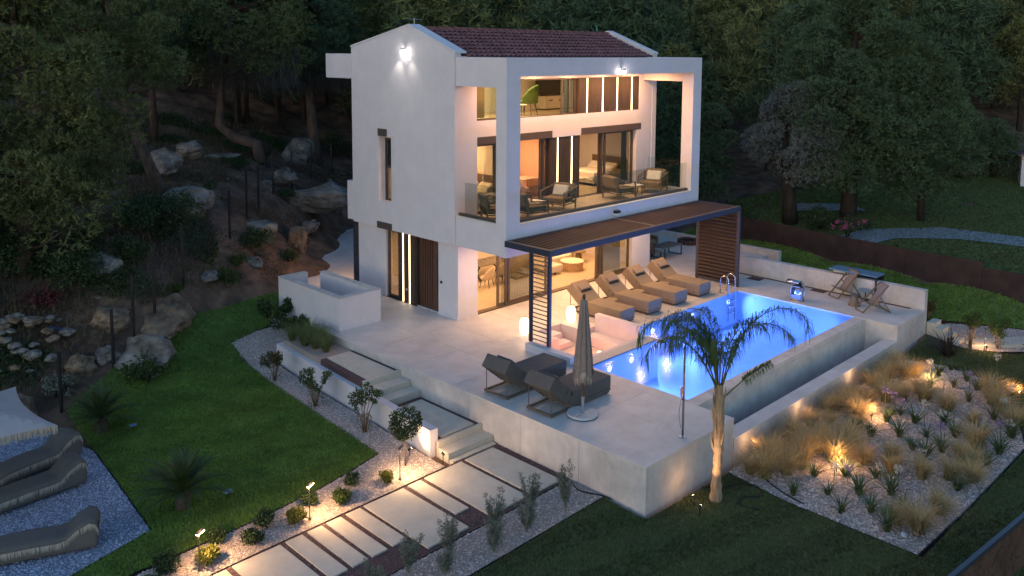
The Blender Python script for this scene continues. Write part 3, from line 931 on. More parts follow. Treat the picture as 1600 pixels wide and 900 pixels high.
for k in range(28):
    o = put('ridge_tile', rme, roof, (.4 + k * .398, 2.58 + RND.uniform(-.01, .01), 10.62 + RND.uniform(0, .015)))
MB().tube([(11.2, 2.9, 10.6), (11.2, 2.9, 11.0), (11.1, 2.9, 11.0)], .03).build('roof_pipe', mat('green_pipe', (.1, .25, .2), .6), V)
MB().tube([(.6, 3.2, 10.4), (.6, 3.2, 11.02)], .012).tube([(.3, 3.2, 10.98), (.95, 3.2, 10.98)], .01).build('antenna', steel, V)

# --- lamps on and in the villa
def fl(loc, out, label):
    t = thing('flood_light', label, 'lamp', loc)
    o = Vector(out)
    MB().box(-.07, -.07, -.05, .07, .07, .05).build('housing', whiteplastic, t, bevel=.012)
    s = Vector((-o.y, o.x, 0))
    m = MB()
    m.lathe([(0, -.17), (.06, -.155), (.085, -.11), (.075, -.06), (0, -.052)], 14)
    m.build('lens', lampwhite, t, smooth=True)
    return t
g1 = fl((XG - .13, 2.75, 9.85), (-1, 0, 0), 'round white flood light high on the gable wall')
MB().box(.04, -.03, -.03, .13, .03, .03).build('bracket', whiteplastic, g1)
lamp('flood_beam', 'SPOT', (-.16, .3, -.2), 26, (1, .93, .8), g1, .04, (.2, .18, -1), math.radians(80), .9)
lamp('flood_beam', 'SPOT', (-.16, -.3, -.2), 20, (1, .93, .8), g1, .04, (.2, -.18, -1), math.radians(75), .9)
g2 = fl((5.95, YF - .12, 9.12), (0, -1, 0), 'round white flood light on the front roof beam')
MB().box(-.03, .04, -.03, .03, .12, .03).build('bracket', whiteplastic, g2)
lamp('flood_beam', 'SPOT', (0, -.14, -.2), 200, (1, .9, .75), g2, .05, (0, -.55, -1), math.radians(115), .7)
def downlights(xs, y, z, e, size, name='down_light', parent=V, col=WARM):
    for x in xs:
        d = MB().lathe([(0, 0), (.06, 0), (.06, .02), (0, .02)], 14).build(name, lampwarm, parent, (x, y, z - .022))
        lamp('down_glow', 'AREA', (0, 0, -.03), e, col, d, size, (0, 0, -1))
downlights((1.9, 3.9, 5.9, 7.9, 9.9), -.85, 9.0, 112, .35, col=(1.0, .50, .22))
downlights((.6, 2.2, 3.8, 5.4, 7.0, 8.6, 10.2), -1.4, 2.8, 38, .35)
downlights((1.8, 5.6, 9.0), 2.2, 2.72, 150, 1.2)
downlights((1.7, 8.6), 2.3, 6.42, 125, 1.0)
downlights((2.6, 5.2), 2.0, 9.1, 125, 1.0, col=(1.0, .72, .34))
downlights((4.5,), 2.2, 6.42, 95, .9, col=(1.0, .36, .14))
downlights((10.2,), 2.2, 9.1, 30, .9)
bl_ = thing('wall_lamp', 'small wall lamp lighting the passage behind the villa', 'lamp', (.6, 6.36, 2.2))
MB().box(-.06, 0, -.09, .06, .1, .09).build('housing', whiteplastic, bl_, bevel=.01)
MB().box(-.04, .02, -.11, .04, .09, -.092).build('lens', lampwarm, bl_)
lamp('passage_glow', 'SPOT', (0, .15, -.15), 240, WARM, bl_, .05, (-.25, .9, -.6), math.radians(140), 1.0)
pl = thing('wall_spot', 'small dark wall lamp above the pergola roof', 'lamp', (5.75, YF - .09, 3.6))
MB().box(-.13, -.06, -.0, .13, .085, .11).build('housing', black, pl, bevel=.01)
MB().box(-.1, -.05, -.08, .1, .085, -.003).build('bracket', whiteplastic, pl, bevel=.01)

# ================================================================== terrace and pool
T = empty('terrace')
tag(T, kind='structure')
def tb(x0, y0, x1, y1, z0=-1.5, z1=0.0, mt=microcement, name='paving', bevel=0.0):
    return box(name, mt, (x0, y0, z0), (x1, y1, z1), T, bevel)
def tbg(x0, y0, x1, y1, s=2.0):
    nx_, ny_ = max(1, round((x1 - x0) / s)), max(1, round((y1 - y0) / s))
    for i in range(nx_):
        for j in range(ny_):
            tb(x0 + (x1 - x0) * i / nx_ + .004, y0 + (y1 - y0) * j / ny_ + .004, x0 + (x1 - x0) * (i + 1) / nx_ - .004, y0 + (y1 - y0) * (j + 1) / ny_ - .004, -.05, RND.uniform(-.002, .0015), microcement, 'paving_slab')
    tb(x0, y0, x1, y1, -1.5, -.052, concrete, 'core')
tbg(-3.55, -10.85, -.5, 1.86)                                   # west platform
tbg(-2.0, 1.862, -.0, 6.2)
tb(-.498, .002, 0, 1.86)
tb(-.498, -10.85, -.232, -9.902)
tb(-.498, -9.9, -.082, -6.272)
tb(-.498, -3.898, 1.2, -2.832)
tbg(-.498, -2.83, 17.5, -.0)
tbg(11.75, .002, 17.5, 9.0)
tb(2.452, -3.898, 3.3, -2.832)
tb(3.302, -4.62, 11.55, -2.832)
tbg(11.552, -11.0, 13.62, -2.832)
tb(10.99, -9.9, 11.55, -5.0)
MB().prism([(-1.25, 8.5), (-2.0, 6.202), (0, 6.202), (0.02, 8.32), (.3, 8.32), (.3, 6.4), (11.7, 6.4), (11.7, 12), (9, 17), (6, 16.2), (5.3, 15.5)], -1.5, -.004).build('paving', microcement, T)
# concrete retaining faces with panel joints
def face_y(x0, x1, y, zb=-1.5, w=2.05, t=.08):
    n = max(1, round((x1 - x0) / w))
    for k in range(n):
        a, b = x0 + (x1 - x0) * k / n, x0 + (x1 - x0) * (k + 1) / n
        tb(a + .005, y, b - .005, y + t, zb, -.045, concrete, 'concrete_panel')
def face_x(x, y0, y1, zb=-1.5, w=2.05, t=.08):
    n = max(1, round((y1 - y0) / w))
    for k in range(n):
        a, b = y0 + (y1 - y0) * k / n, y0 + (y1 - y0) * (k + 1) / n
        tb(x, a + .005, x + t, b - .005, zb, -.045, concrete, 'concrete_panel')
face_x(-4.17, -11.47, 3.15)
face_y(-4.085, -.235, -11.47)
tb(-.315, -11.39, -.235, -11.0, -1.5, -.045, concrete, 'concrete_panel')
tb(-4.08, -11.38, -.32, -10.85, -1.5, -.05, concrete, 'core')
tb(-4.08, -10.85, -3.56, 3.1, -1.5, -.05, concrete, 'core')
tb(-3.55, 1.862, -2.05, 3.1, -1.5, -.06, concrete, 'core')
# edge slabs
def edge_x(x0, x1, y0, y1, w):
    n = max(1, round((y1 - y0) / w))
    for k in range(n):
        a, b = y0 + (y1 - y0) * k / n, y0 + (y1 - y0) * (k + 1) / n
        tb(x0, a + .003, x1, b - .003, -.043, .003, microcement, 'edge_slab')
def edge_y(x0, x1, y0, y1, w):
    n = max(1, round((x1 - x0) / w))
    for k in range(n):
        a, b = x0 + (x1 - x0) * k / n, x0 + (x1 - x0) * (k + 1) / n
        tb(a + .003, y0, b - .003, y1, -.043, .003, microcement, 'edge_slab')
edge_x(-4.18, -3.553, -10.85, 1.86, 2.1)
edge_y(-4.18, -.225, -11.48, -10.853, 1.98)
tb(-3.83, 1.863, -2.0, 3.1, -.043, .003, microcement, 'edge_slab')
tb(-4.18, 1.863, -3.84, 3.2, -.043, .003, microcement, 'edge_slab')
# right end block of the terrace
face_y(10.99, 13.62, -11.47, w=2.7)
tb(10.99, -11.387, 11.07, -9.902, -1.6, -.045, concrete, 'concrete_panel')
tb(11.075, -11.385, 13.62, -11.0, -1.5, -.05, concrete, 'core')
tb(11.075, -11.0, 11.55, -9.902, -1.5, -.05, concrete, 'core')
tb(10.98, -11.48, 13.64, -11.003, -.043, .003, microcement, 'edge_slab')
tb(10.98, -11.0, 11.55, -9.903, -.043, .003, microcement, 'edge_slab')
# pool shell
PF = -1.35
tb(-.08, -9.9, 10.98, -5.0, -1.6, PF, pooltile, 'pool_floor')
tb(-.08, -9.9, -.06, -6.29, PF, -.006, pooltile, 'pool_wall')
tb(-.06, -6.29, 3.58, -6.27, PF, -.006, pooltile, 'pool_wall')
tb(3.58, -6.29, 3.60, -5.02, PF, -.006, pooltile, 'pool_wall')
tb(3.6, -5.02, 10.98, -5.0, PF, -.006, pooltile, 'pool_wall')
tb(10.96, -9.9, 10.98, -5.022, PF, -.006, pooltile, 'pool_wall')
tb(-.06, -9.9, 10.96, -9.88, PF, -.025, pooltile, 'pool_wall')
tb(-.06, -8.9, .62, -6.29, PF, -.38, pooltile, 'pool_step')
tb(.622, -8.9, 1.15, -6.29, PF, -.75, pooltile, 'pool_step')
# infinity edge and catch basin
tb(-.23, -10.3, 10.985, -9.902, -1.5, -.02, concrete, 'infinity_wall')
tb(-.228, -10.32, 10.98, -10.302, -1.5, -.17, concrete, 'infinity_face')
for k in range(6):
    a = -.2 + k * 1.865
    tb(a, -11.47, a + 1.857, -11.04, -1.6, -.62, concrete, 'basin_wall')
    tb(a, -11.49, a + 1.859, -11.03, -.617, -.58, microcement, 'basin_coping')
tb(-.23, -11.04, 10.985, -10.32, -1.7, -1.55, concrete, 'basin_floor')
# coping planks at the pool's house side and in front of the pit
for k in range(27):
    a = 3.31 + k * .305
    tb(a + .003, -5.03, a + .302, -4.623, -.04, .004, planktile, 'coping_plank')
for k in range(13):
    a = -.495 + k * .3145
    tb(a + .003, -6.29, a + .3115, -5.86, -.04, .004, planktile, 'coping_plank')
tb(3.302, -5.0, 11.55, -4.623, -1.4, -.045, concrete, 'core')
tb(-.495, -6.27, 3.58, -5.862, -1.4, -.045, concrete, 'core')
tb(3.31, -5.86, 3.58, -5.03, -1.4, -.0, microcement, 'core')
for k in range(24):      # plank joints under the loungers, slim stone boards
    a = 3.31 + k * .345
    tb(a + .004, -4.617, a + .341, -2.9, .0005, .008, planktile, 'deck_plank')
# water
wm = bpy.data.materials.new('pool_water')
wm.use_nodes = True
N, K = wm.node_tree.nodes, wm.node_tree.links
N.remove(N['Principled BSDF'])
tr = N.new('ShaderNodeBsdfTransparent')
tr.inputs['Color'].default_value = (0.42, 0.62, 0.97, 1)
gl = N.new('ShaderNodeBsdfGlossy')
gl.inputs['Roughness'].default_value = 0.13
fr = N.new('ShaderNodeFresnel')
fr.inputs['IOR'].default_value = 1.33
nz = N.new('ShaderNodeTexNoise')
nz.inputs['Scale'].default_value = 3.0
nz.inputs['Detail'].default_value = 3
tcn = N.new('ShaderNodeTexCoord')
K.new(tcn.outputs['Object'], nz.inputs['Vector'])
bpn = N.new('ShaderNodeBump')
bpn.inputs['Strength'].default_value = 0.035
bpn.inputs['Distance'].default_value = 0.05
K.new(nz.outputs['Fac'], bpn.inputs['Height'])
K.new(bpn.outputs['Normal'], gl.inputs['Normal'])
K.new(bpn.outputs['Normal'], fr.inputs['Normal'])
mx = N.new('ShaderNodeMixShader')
fm = N.new('ShaderNodeMath')
fm.operation = 'MULTIPLY'
fm.inputs[1].default_value = 0.45
K.new(fr.outputs[0], fm.inputs[0])
K.new(fm.outputs[0], mx.inputs['Fac'])
K.new(tr.outputs[0], mx.inputs[1])
K.new(gl.outputs[0], mx.inputs[2])
K.new(mx.outputs[0], N['Material Output'].inputs['Surface'])
wp = [(-.06, -9.88), (10.96, -9.88), (10.96, -5.02), (3.6, -5.02), (3.6, -6.29), (-.06, -6.29)]
o = MB().add([(x, y, -.05) for x, y in wp], [(0, 1, 2, 3, 4, 5)]).build('pool_water', wm)
tag(o, kind='structure')
o = MB().add([(x, y, -1.42) for x, y in ((-.23, -11.04), (10.985, -11.04), (10.985, -10.32), (-.23, -10.32))], [(0, 1, 2, 3)]).build('basin_water', wm)
tag(o, kind='structure')
# underwater lamps (blue)
BLUE = (0.23, 0.37, 1.0)
for k, (x, y, nx_, ny_) in enumerate([(.9, -6.3, 0, -1), (2.05, -6.3, 0, -1), (5.0, -5.03, 0, -1), (7.6, -5.03, 0, -1), (10.2, -5.03, 0, -1)]):
    lbl = ['round pool lamp below the coping nearest the parasol', 'round pool lamp below the fire pit coping, second from the parasol', 'round pool lamp in the pool wall below the first tan lounger',
           'round pool lamp in the pool wall below the third tan lounger', 'round pool lamp in the pool wall beside the steel ladder'][k]
    t = thing('pool_lamp', lbl, 'pool lamp', (x, y - .01, -.33))
    MB().lathe([(0, 0), (.1, 0), (.1, .02), (0, .03)], 16).build('lens', poolled, t).rotation_euler = (PI / 2, 0, 0)
    q = MB().lathe([(.105, 0), (.13, 0), (.13, .015), (.105, .015)], 16)
    q.f = q.f[:-2]
    q.build('rim', steel, t).rotation_euler = (PI / 2, 0, 0)
    lamp('pool_glow', 'SPOT', (0, -.08, 0), 540 if k < 2 else 400, BLUE, t, .02, (0, -1, -.3), math.radians(170), 1.0)

for k, x in enumerate((1.6, 4.4, 7.2, 9.8)):  # unseen fill lamps, added to spread the pool's blue light evenly
    t = thing('pool_lamp', 'added unseen fill lamp on the inner infinity wall, %s from the palm' % ('first', 'second', 'third', 'fourth')[k], 'pool lamp', (x, -9.87, -.4))
    MB().lathe([(0, 0), (.1, 0), (.1, .02), (0, .03)], 16).build('lens', poolled, t).rotation_euler = (-PI / 2, 0, 0)
    lamp('pool_glow', 'SPOT', (0, .08, 0), 380, BLUE, t, .02, (0, 1, -.3), math.radians(170), 1.0)
# ---- sunken seating pit
pit = thing('sunken_seating_pit', 'sunken rosy lit seating pit with built in benches beside the pool', 'seating pit')
pinkp = mat('pit_plaster', (0.66, 0.58, 0.54), 0.85, 0.04, 3)
def pb(x0, y0, z0, x1, y1, z1, name, mt=pinkp, bevel=.004):
    return box(name, mt, (x0, y0, z0), (x1, y1, z1), pit, bevel)
pb(-.5, -5.86, -.6, -.2, -3.9, .25, 'kerb_wall', plaster)
pb(3.08, -5.86, -.6, 3.298, -3.9, .45, 'back_wall')
pb(-.198, -5.858, -.6, 3.078, -2.84, -.5, 'pit_floor', planktile)
pb(-.198, -5.857, -.498, 3.077, -5.7, -.002, 'pit_wall')
pb(2.5, -5.698, -.498, 3.078, -3.905, -.17, 'bench')
pb(-.196, -5.698, -.498, .4, -3.905, -.17, 'bench')
pb(-.196, -3.903, -.498, 1.195, -3.88, -.002, 'pit_wall')
pb(1.202, -3.3, -.498, 2.0, -2.84, -.14, 'step')
pb(1.202, -3.75, -.498, 2.0, -3.302, -.32, 'step')
pb(2.43, -3.88, -.498, 2.45, -2.84, -.002, 'pit_wall')
pb(1.202, -2.838, -.498, 2.43, -2.834, -.002, 'pit_wall', bevel=0)
pb(2.45, -3.9, -.498, 3.078, -3.88, -.002, 'pit_wall', bevel=0)
pb(3.3, -5.86, -.3, 3.42, -5.5, .2, 'speaker_block', plaster)
lamp('pit_glow', 'POINT', (1.5, -4.9, .1), 42, (1.0, .27, .13), pit, .1)

# ---- parapet at the right end
par = thing('terrace_parapet', 'long low concrete parapet closing the right end of the terrace', 'wall')
for k in range(4):
    a = -11.47 + k * 1.99
    box('concrete_panel', concrete, (13.623, a, -1.5), (13.88, a + 1.983, .74), par)
    box('coping', concrete, (13.6, a, .743), (13.9, a + 1.986, .775), par)
for y, x in ((-4.4, 12.9), (-7.2, 13.1)):
    d = box('drain_cover', mat('rust_brown_drain', (0.09, 0.055, 0.05), 0.8), (x, y - .5, .001), (x + .5, y + .1, .007), T)
tb(13.45, -11.0, 13.6, -3.5, .001, .008, MATS['rust_brown_drain'], 'drain_strip')
# far low wall behind the outdoor sofa
box('low_wall', concrete, (17.5, -3.4, -1), (17.75, 9, .28), T)
# stairs at the right end of the block
rs = thing('side_steps', 'pale concrete side steps descending past the terrace block', 'steps')
for k in range(4):
    box('step', slabmat, (13.9, -11.78 - k * .3, -1.6), (14.6, -11.483 - k * .3, -.5 - k * .17), rs, .01)
rp = thing('side_path', 'pale concrete paving strip through the right gravel bed', 'paving')
for k in range(5):
    M = Matrix.Translation((14.6 + k * .95, -13.15 - k * .72, -1.09)) @ Matrix.Rotation(math.radians(-37), 4, 'Z')
    MB().box(-.57, -.4, -.2, .57, .4, .03, M).build('slab', slabmat, rp, bevel=.008)

# ================================================================== pergola
PG = thing('pergola', 'dark metal pergola with slatted roof and louvred side screens', 'pergola')
ZT = 3.42
box('front_beam', navy, (-.27, -4.76, ZT - .2), (11.46, -4.66, ZT), PG)
box('rear_beam', navy, (-.27, -2.8, ZT - .2), (11.46, -2.68, ZT), PG)
box('end_beam', navy, (-.27, -4.657, ZT - .2), (-.17, -2.803, ZT), PG)
box('end_beam', navy, (11.36, -4.657, ZT - .2), (11.46, -2.803, ZT), PG)
box('middle_beam', navy, (5.48, -4.657, ZT - .2), (5.62, -2.803, ZT), PG)
trimm = mat('pale_bronze_trim', (0.26, 0.19, 0.14), 0.5)
box('trim', trimm, (-.24, -4.72, ZT + .002), (11.43, -4.68, ZT + .022), PG)
box('trim', trimm, (-.25, -4.66, ZT + .002), (-.2, -2.8, ZT + .022), PG)
box('trim', trimm, (5.53, -4.655, ZT + .002), (5.57, -2.805, ZT + .022), PG)
M = Matrix.Rotation(math.radians(78), 4, 'Y')
sme = MB().box(-.05, -4.655, -.016, .05, -2.805, .016, M).mesh('roof_slat', slatmat)
for x0, x1 in ((-.1, 5.42), (5.7, 11.3)):
    n = 31
    for k in range(n):
        put('roof_slat', sme, PG, (x0 + (x1 - x0) * k / (n - 1), 0, ZT - .035))
def post(x0, y0, x1, y1, z0):
    box('post', navy, (x0, y0, z0), (x1, y1, ZT - .203), PG)
post(-.27, -3.93, -.17, -3.84, .252)
post(-.27, -4.76, -.17, -4.66, .252)
post(11.36, -2.8, 11.46, -2.7, .003)
post(11.36, -4.78, 11.46, -4.68, .003)
scA = box('louvre_screen', navy, (-.25, -4.66, .26), (-.19, -4.63, 3.2), PG)
box('stile', slatmat, (-.25, -3.96, .26), (-.19, -3.932, 3.2), scA)
M = Matrix.Rotation(math.radians(32), 4, 'Y')
sl = MB().box(-.06, -4.625, -.011, .06, -3.965, .011, M).mesh('slat', navy)
for k in range(20):
    put('slat', sl, scA, (-.22, 0, .36 + k * .147))
scB = box('louvre_screen', slatmat, (11.37, -4.677, .05), (11.45, -4.62, 3.2), PG)
box('stile', slatmat, (11.37, -2.86, .05), (11.45, -2.803, 3.2), scB)
M = Matrix.Rotation(math.radians(-38), 4, 'Y')
sl = MB().box(-.085, -4.617, -.012, .085, -2.863, .012, M).mesh('slat', slatmat)
for k in range(20):
    put('slat', sl, scB, (11.41, 0, .14 + k * .155))
# small lamps in the pergola, lighting the loungers
for k, x in enumerate((2.4, 4.0, 7.2, 9.0)):
    d = MB().lathe([(0, 0), (.045, 0), (.045, .03), (0, .03)], 12).build('down_light', lampwarm, PG, (x, -2.95, ZT - .24))
    lamp('down_glow', 'AREA', (0, 0, -.03), 38, WARM2, d, .2, (0, -.25, -1))

# ================================================================== terrace furniture
def lounger(label, fab, fr_mt, loc, rz, grp, w=.84, L_=1.72, open_frame=False):
    t = thing('sun_lounger', label, 'sun lounger', loc, rz, grp)
    h = w / 2
    f = MB()
    f.box(-h + .02, .04, .03, -h + .07, L_ + .78, .09).box(h - .07, .04, .03, h - .02, L_ + .78, .09)
    f.box(-h + .072, .04, .03, h - .072, .1, .09).box(-h + .072, L_ + .72, .03, h - .072, L_ + .78, .09)
    f.build('frame', fr_mt, t)
    for sx in (-1, 1):
        for y in (.12, L_ + .7):
            MB().box(sx * (h - .07) - .025, y - .025, 0, sx * (h - .07) + .025, y + .025, .032).build('foot', black, t)
    MB().box(-h, 0, .095, h, L_, .165).build('base_cushion', fab, t, bevel=.015, seg=2)
    MB().box(-h, -.005, .17, h, L_ + .02, .53).build('seat_cushion', fab, t, bevel=.028, seg=3)
    M = Matrix.Translation((0, L_ + .03, .30)) @ Matrix.Rotation(math.radians(38), 4, 'X')
    bk = MB().box(-h, 0, -.13, h, .98, .27, M).build('backrest', fab, t, bevel=.03, seg=3)
    MB().box(-h - .004, .25, .06, -h + .01, .265, .26, M).build('seam', fabdark, bk)
    MB().box(h - .01, .25, .06, h + .004, .265, .26, M).build('seam', fabdark, bk)
    MB().box(-.28, .52, .272, .28, .78, .36, M).build('head_pillow', fab, t, bevel=.035, seg=3)
    MB().box(-.3, .44, .272, .3, .52, .285, M).build('pillow_strap', fabdark, t)
    for sx in (-1, 1):
        s = MB()
        p = M @ Vector((sx * (h - .08), .8, -.135))
        s.tube([p, (sx * (h - .06), L_ + .72, .08)], .013, 6)
        q = M @ Vector((sx * (h - .08), .0, -.14))
        s.tube([q, p], .014, 6)
        s.build('back_support', fr_mt, t)
    return t
for k, (x, lab) in enumerate(((4.19, 'tan padded sun lounger behind the rosy pit wall, nearest the lanterns'), (5.87, 'tan padded sun lounger second from the rosy pit wall'),
                              (7.58, 'tan padded sun lounger third from the rosy pit wall'), (9.27, 'tan padded sun lounger nearest the louvred screen and pool ladder'))):
    lounger(lab, fabtan, bronze, (x, -4.52, .009), 0, 'tan loungers under the pergola')
lounger('taupe padded sun lounger farther from the closed parasol', fabgrey, greymetal, (-1.28, -5.93, 0), PI / 2, 'taupe loungers on the terrace corner', .95, 1.75)
lounger('taupe padded sun lounger right behind the closed parasol', fabgrey, greymetal, (-1.28, -7.62, 0), PI / 2, 'taupe loungers on the terrace corner', .95, 1.75)
def round_table(label, loc, r=.24, hgt_=.42, mt=teak, name='side_table'):
    t = thing(name, label, 'side table', loc)
    MB().lathe([(0, hgt_ - .03), (r, hgt_ - .03), (r, hgt_), (0, hgt_)], 20).build('table_top', mt, t, smooth=False)
    MB().lathe([(0, .02), (.025, .02), (.025, hgt_ - .031), (0, hgt_ - .031)], 10).build('leg', black, t)
    MB().lathe([(0, 0), (r * .7, 0), (r * .7, .018), (0, .018)], 18).build('base', black, t)
round_table('small round wooden side table between first and second tan loungers', (5.02, -3.1, .009))
round_table('small round wooden side table between second and third tan loungers', (6.72, -3.1, .009))
round_table('small round wooden side table between third and fourth tan loungers', (8.42, -3.1, .009))
round_table('small round wooden side table between the two taupe loungers', (-2.45, -6.78, 0))
# closed parasol
um = thing('closed_parasol', 'closed taupe fringed parasol on round stone base beside taupe lounger', 'parasol', (-2.99, -8.49, 0))
b = MB().lathe([(0, 0), (.42, 0), (.43, .03), (.42, .075), (0, .075)], 36).build('base', granite, um)
MB().lathe([(0, .0), (.432, .0), (.432, .02), (0, .02)], 36).build('base_rim', black, b, (0, 0, -.001))
box('base_slot', black, (.2, .18, .07), (.34, .21, .079), b)
box('base_slot', black, (-.34, -.1, .07), (-.2, -.07, .079), b)
MB().lathe([(0, .075), (.045, .075), (.045, .5), (0, .5)], 14).build('sleeve', steel, um, smooth=False)
MB().lathe([(0, .4), (.027, .4), (.027, 3.25), (0, 3.25)], 12).build('pole', woodred, um, smooth=False)
prof = [(.95, .26), (1.15, .285), (1.6, .25), (2.2, .19), (2.8, .13), (3.15, .095), (3.2, .03)]
n = 48
vs_, fs = [], []
for i, (z, r) in enumerate(prof):
    for k in range(n):
        a = 2 * PI * k / n
        fold = .70 + .30 * abs(math.cos(4 * a)) ** .7
        sag = (.10 * math.sin(4 * a + .6) ** 2 - .05) if i == 0 else 0
        rr = r * fold * (1 + .03 * math.sin(9 * a + i))
        vs_.append((rr * math.cos(a + .03 * i), rr * math.sin(a + .03 * i), z - sag))
fs = [(i * n + k, i * n + (k + 1) % n, (i + 1) * n + (k + 1) % n, (i + 1) * n + k) for i in range(len(prof) - 1) for k in range(n)]
cn = MB().add(vs_, fs).build('canopy', umbfab, um, smooth=True)
Vv = []
for k in range(170):
    a = RND.uniform(0, 2 * PI)
    fold = .70 + .30 * abs(math.cos(4 * a)) ** .7
    z0 = .97 + .2 * abs(math.sin(2 * a)) ** 2
    r = .283 * fold + .006
    l = RND.uniform(.16, .3)
    dw_ = .011 / r
    Vv += [(r * math.cos(a - dw_), r * math.sin(a - dw_), z0 + .12), (r * math.cos(a + dw_), r * math.sin(a + dw_), z0 + .12), (r * .97 * math.cos(a), r * .97 * math.sin(a), z0 + .12 - l)]
fo = put('fringe', mesh_np('fringe', np.array(Vv), np.arange(len(Vv)).reshape(-1, 3), fringe_m), cn)
fo['kind'] = 'stuff'
MB().lathe([(0, 3.2), (.03, 3.2), (.045, 3.26), (.03, 3.33), (0, 3.35)], 12).build('finial', woodpan, um, smooth=True)
# lanterns
def lantern(label, loc, s=1.0):
    t = thing('floor_lantern', label, 'lantern', loc, 0, 'glowing floor lanterns')
    MB().lathe([(0, .02), (.10, .02), (.135, .1), (.165, .24), (.17, .36), (.15, .48), (.115, .56), (0, .565)], 22).build('shade', lantern_m, t, smooth=True)
    MB().lathe([(0, 0), (.08, 0), (.08, .02), (0, .02)], 18).build('base', greymetal, t)
    MB().tube([(.1 * math.cos(a), 0, .575 + .06 * math.sin(a)) for a in np.linspace(0, PI, 9)], .009, 6).build('handle', greymetal, t)
    lamp('lantern_light', 'POINT', (0, 0, .75), 9, WARM2, t, .1)
    t.scale = (s, s, s)
lantern('glowing white floor lantern just left of the louvred screen', (.57, -2.83, 0), 1.06)
lantern('glowing white floor lantern between pit and first tan lounger', (2.76, -3.05, 0), 1.06)
lantern('small glowing lantern low inside the sunken pit behind the parasol', (1.5, -5.42, -.5), .62)
# shower
sh = thing('garden_shower', 'tall slim steel outdoor shower by the terrace corner', 'shower', (-2.19, -11.15, .003))
MB().lathe([(0, 0), (.09, 0), (.09, .02), (0, .02)], 18).build('base_plate', steel, sh)
MB().tube([(0, 0, .02), (0, 0, 2.56), (-.03, .02, 2.6), (-.2, .2, 2.62), (-.42, .42, 2.58)], .03, 10).build('pole', steel, sh, smooth=True)
MB().lathe([(0, 0), (.12, .0), (.12, .03), (.03, .06), (0, .06)], 18).build('shower_head', steel, sh, (-.42, .42, 2.5))
MB().tube([(-.06, .03, .25), (-.1, .06, .6), (-.07, .04, .95), (-.06, .03, 1.1)], .009, 6).build('hose', steel, sh, smooth=True)
MB().box(-.075, .0, 1.08, -.03, .06, 1.32).build('hand_shower', steel, sh, bevel=.01)
MB().lathe([(0, 0), (.035, 0), (.035, .05), (0, .05)], 12).build('valve', steel, sh, (-.05, .0, 1.0))
# pool ladder
ld = thing('pool_ladder', 'stainless pool ladder with two hooped rails by the louvred screen', 'ladder', (10.35, -5.0, 0))
for x in (-.25, .25):
    pts = [(x, .28, 0)] + [(x, .28, .55)] + [(x, .09 + .19 * math.cos(a), .55 + .19 * math.sin(a)) for a in np.linspace(.3, PI - .3, 7)] + [(x, -.1, .5), (x, -.12, -1.1)]
    MB().tube(pts, .021, 8).build('rail', steel, ld, smooth=True)
for k in range(3):
    MB().box(-.24, -.17, -.3 - k * .25, .24, -.08, -.27 - k * .25).build('tread', steel, ld)
# waterfall
wf = thing('pool_waterfall', 'curved stainless waterfall blade at the far pool edge', 'waterfall', (11.4, -7.42, 0))
pts = [(.05, 0), (.1, .25), (.1, .5), (.02, .72), (-.16, .86), (-.36, .9), (-.52, .84)]
vs_ = [(x, y, z) for x, z in pts for y in (-.25, .25)]
cv = MB().add(vs_, [(2 * i, 2 * i + 1, 2 * i + 3, 2 * i + 2) for i in range(len(pts) - 1)])
o = cv.build('blade', steel, wf, smooth=True)
md = o.modifiers.new('s', 'SOLIDIFY')
md.thickness = .03
pts2 = [(-.14, 0), (-.06, .2), (-.06, .4), (-.12, .55), (-.25, .62)]
vs_ = [(x, y, z) for x, z in pts2 for y in (-.2, .2)]
o = MB().add(vs_, [(2 * i, 2 * i + 1, 2 * i + 3, 2 * i + 2) for i in range(len(pts2) - 1)]).build('inner_blade', steel, wf, smooth=True)
md = o.modifiers.new('s', 'SOLIDIFY')
md.thickness = .02
box('side_plate', steel, (-.12, -.235, .0), (.06, -.215, .55), wf)
box('side_plate', steel, (-.12, .215, .0), (.06, .235, .55), wf)
box('grille', steel, (-.13, -.2, .04), (-.1, .2, .24), wf)
box('base_plate', steel, (-.2, -.28, 0), (.2, .28, .012), wf)
# deck chairs
def deckchair(label, loc, rz):
    t = thing('deck_chair', label, 'deck chair', loc, rz, 'folding deck chairs by the parapet')
    w = .29
    for s in (-1, 1):
        MB().bar((-.55, s * w, .02), (.42, s * w, 1.05), .035, .05).build('back_rail', teak, t)
        MB().bar((.55, s * (w - .05), .02), (-.42, s * (w - .05), .42), .035, .05).build('front_rail', teak, t)
        MB().bar((.1, s * (w + .04), .62), (.52, s * (w + .04), .02), .03, .04).build('prop', teak, t)
    for a in ((-.55, .03), (.55, .03), (-.42, .42), (.42, 1.05)):
        MB().bar((a[0], -w, a[1]), (a[0], w, a[1]), .03).build('cross_bar', teak, t)
    n = 14
    vs_ = []
    for i in range(n + 1):
        u_ = i / n
        x = -.42 + .84 * u_
        z = .42 + .63 * u_ - .46 * math.sin(PI * u_) * (1 - .35 * u_)
        for s in (-1, 1):
            vs_.append((x, s * (w - .02), z))
    MB().add(vs_, [(2 * i, 2 * i + 2, 2 * i + 3, 2 * i + 1) for i in range(n)]).build('sling', umbfab, t, smooth=True)
deckchair('folding brown deck chair nearer the waterfall, before the bar counter', (13.28, -8.5, 0), math.radians(-28))
deckchair('folding brown deck chair nearest the outer corner of the terrace', (12.15, -10.1, 0), math.radians(-40))
round_table('small round table with blue top beside the deck chairs', (13.25, -9.35, 0), .27, .45, bluepaint)
cs = thing('cone_stool', 'small conical wicker stool between the deck chairs', 'stool', (12.35, -9.3, 0))
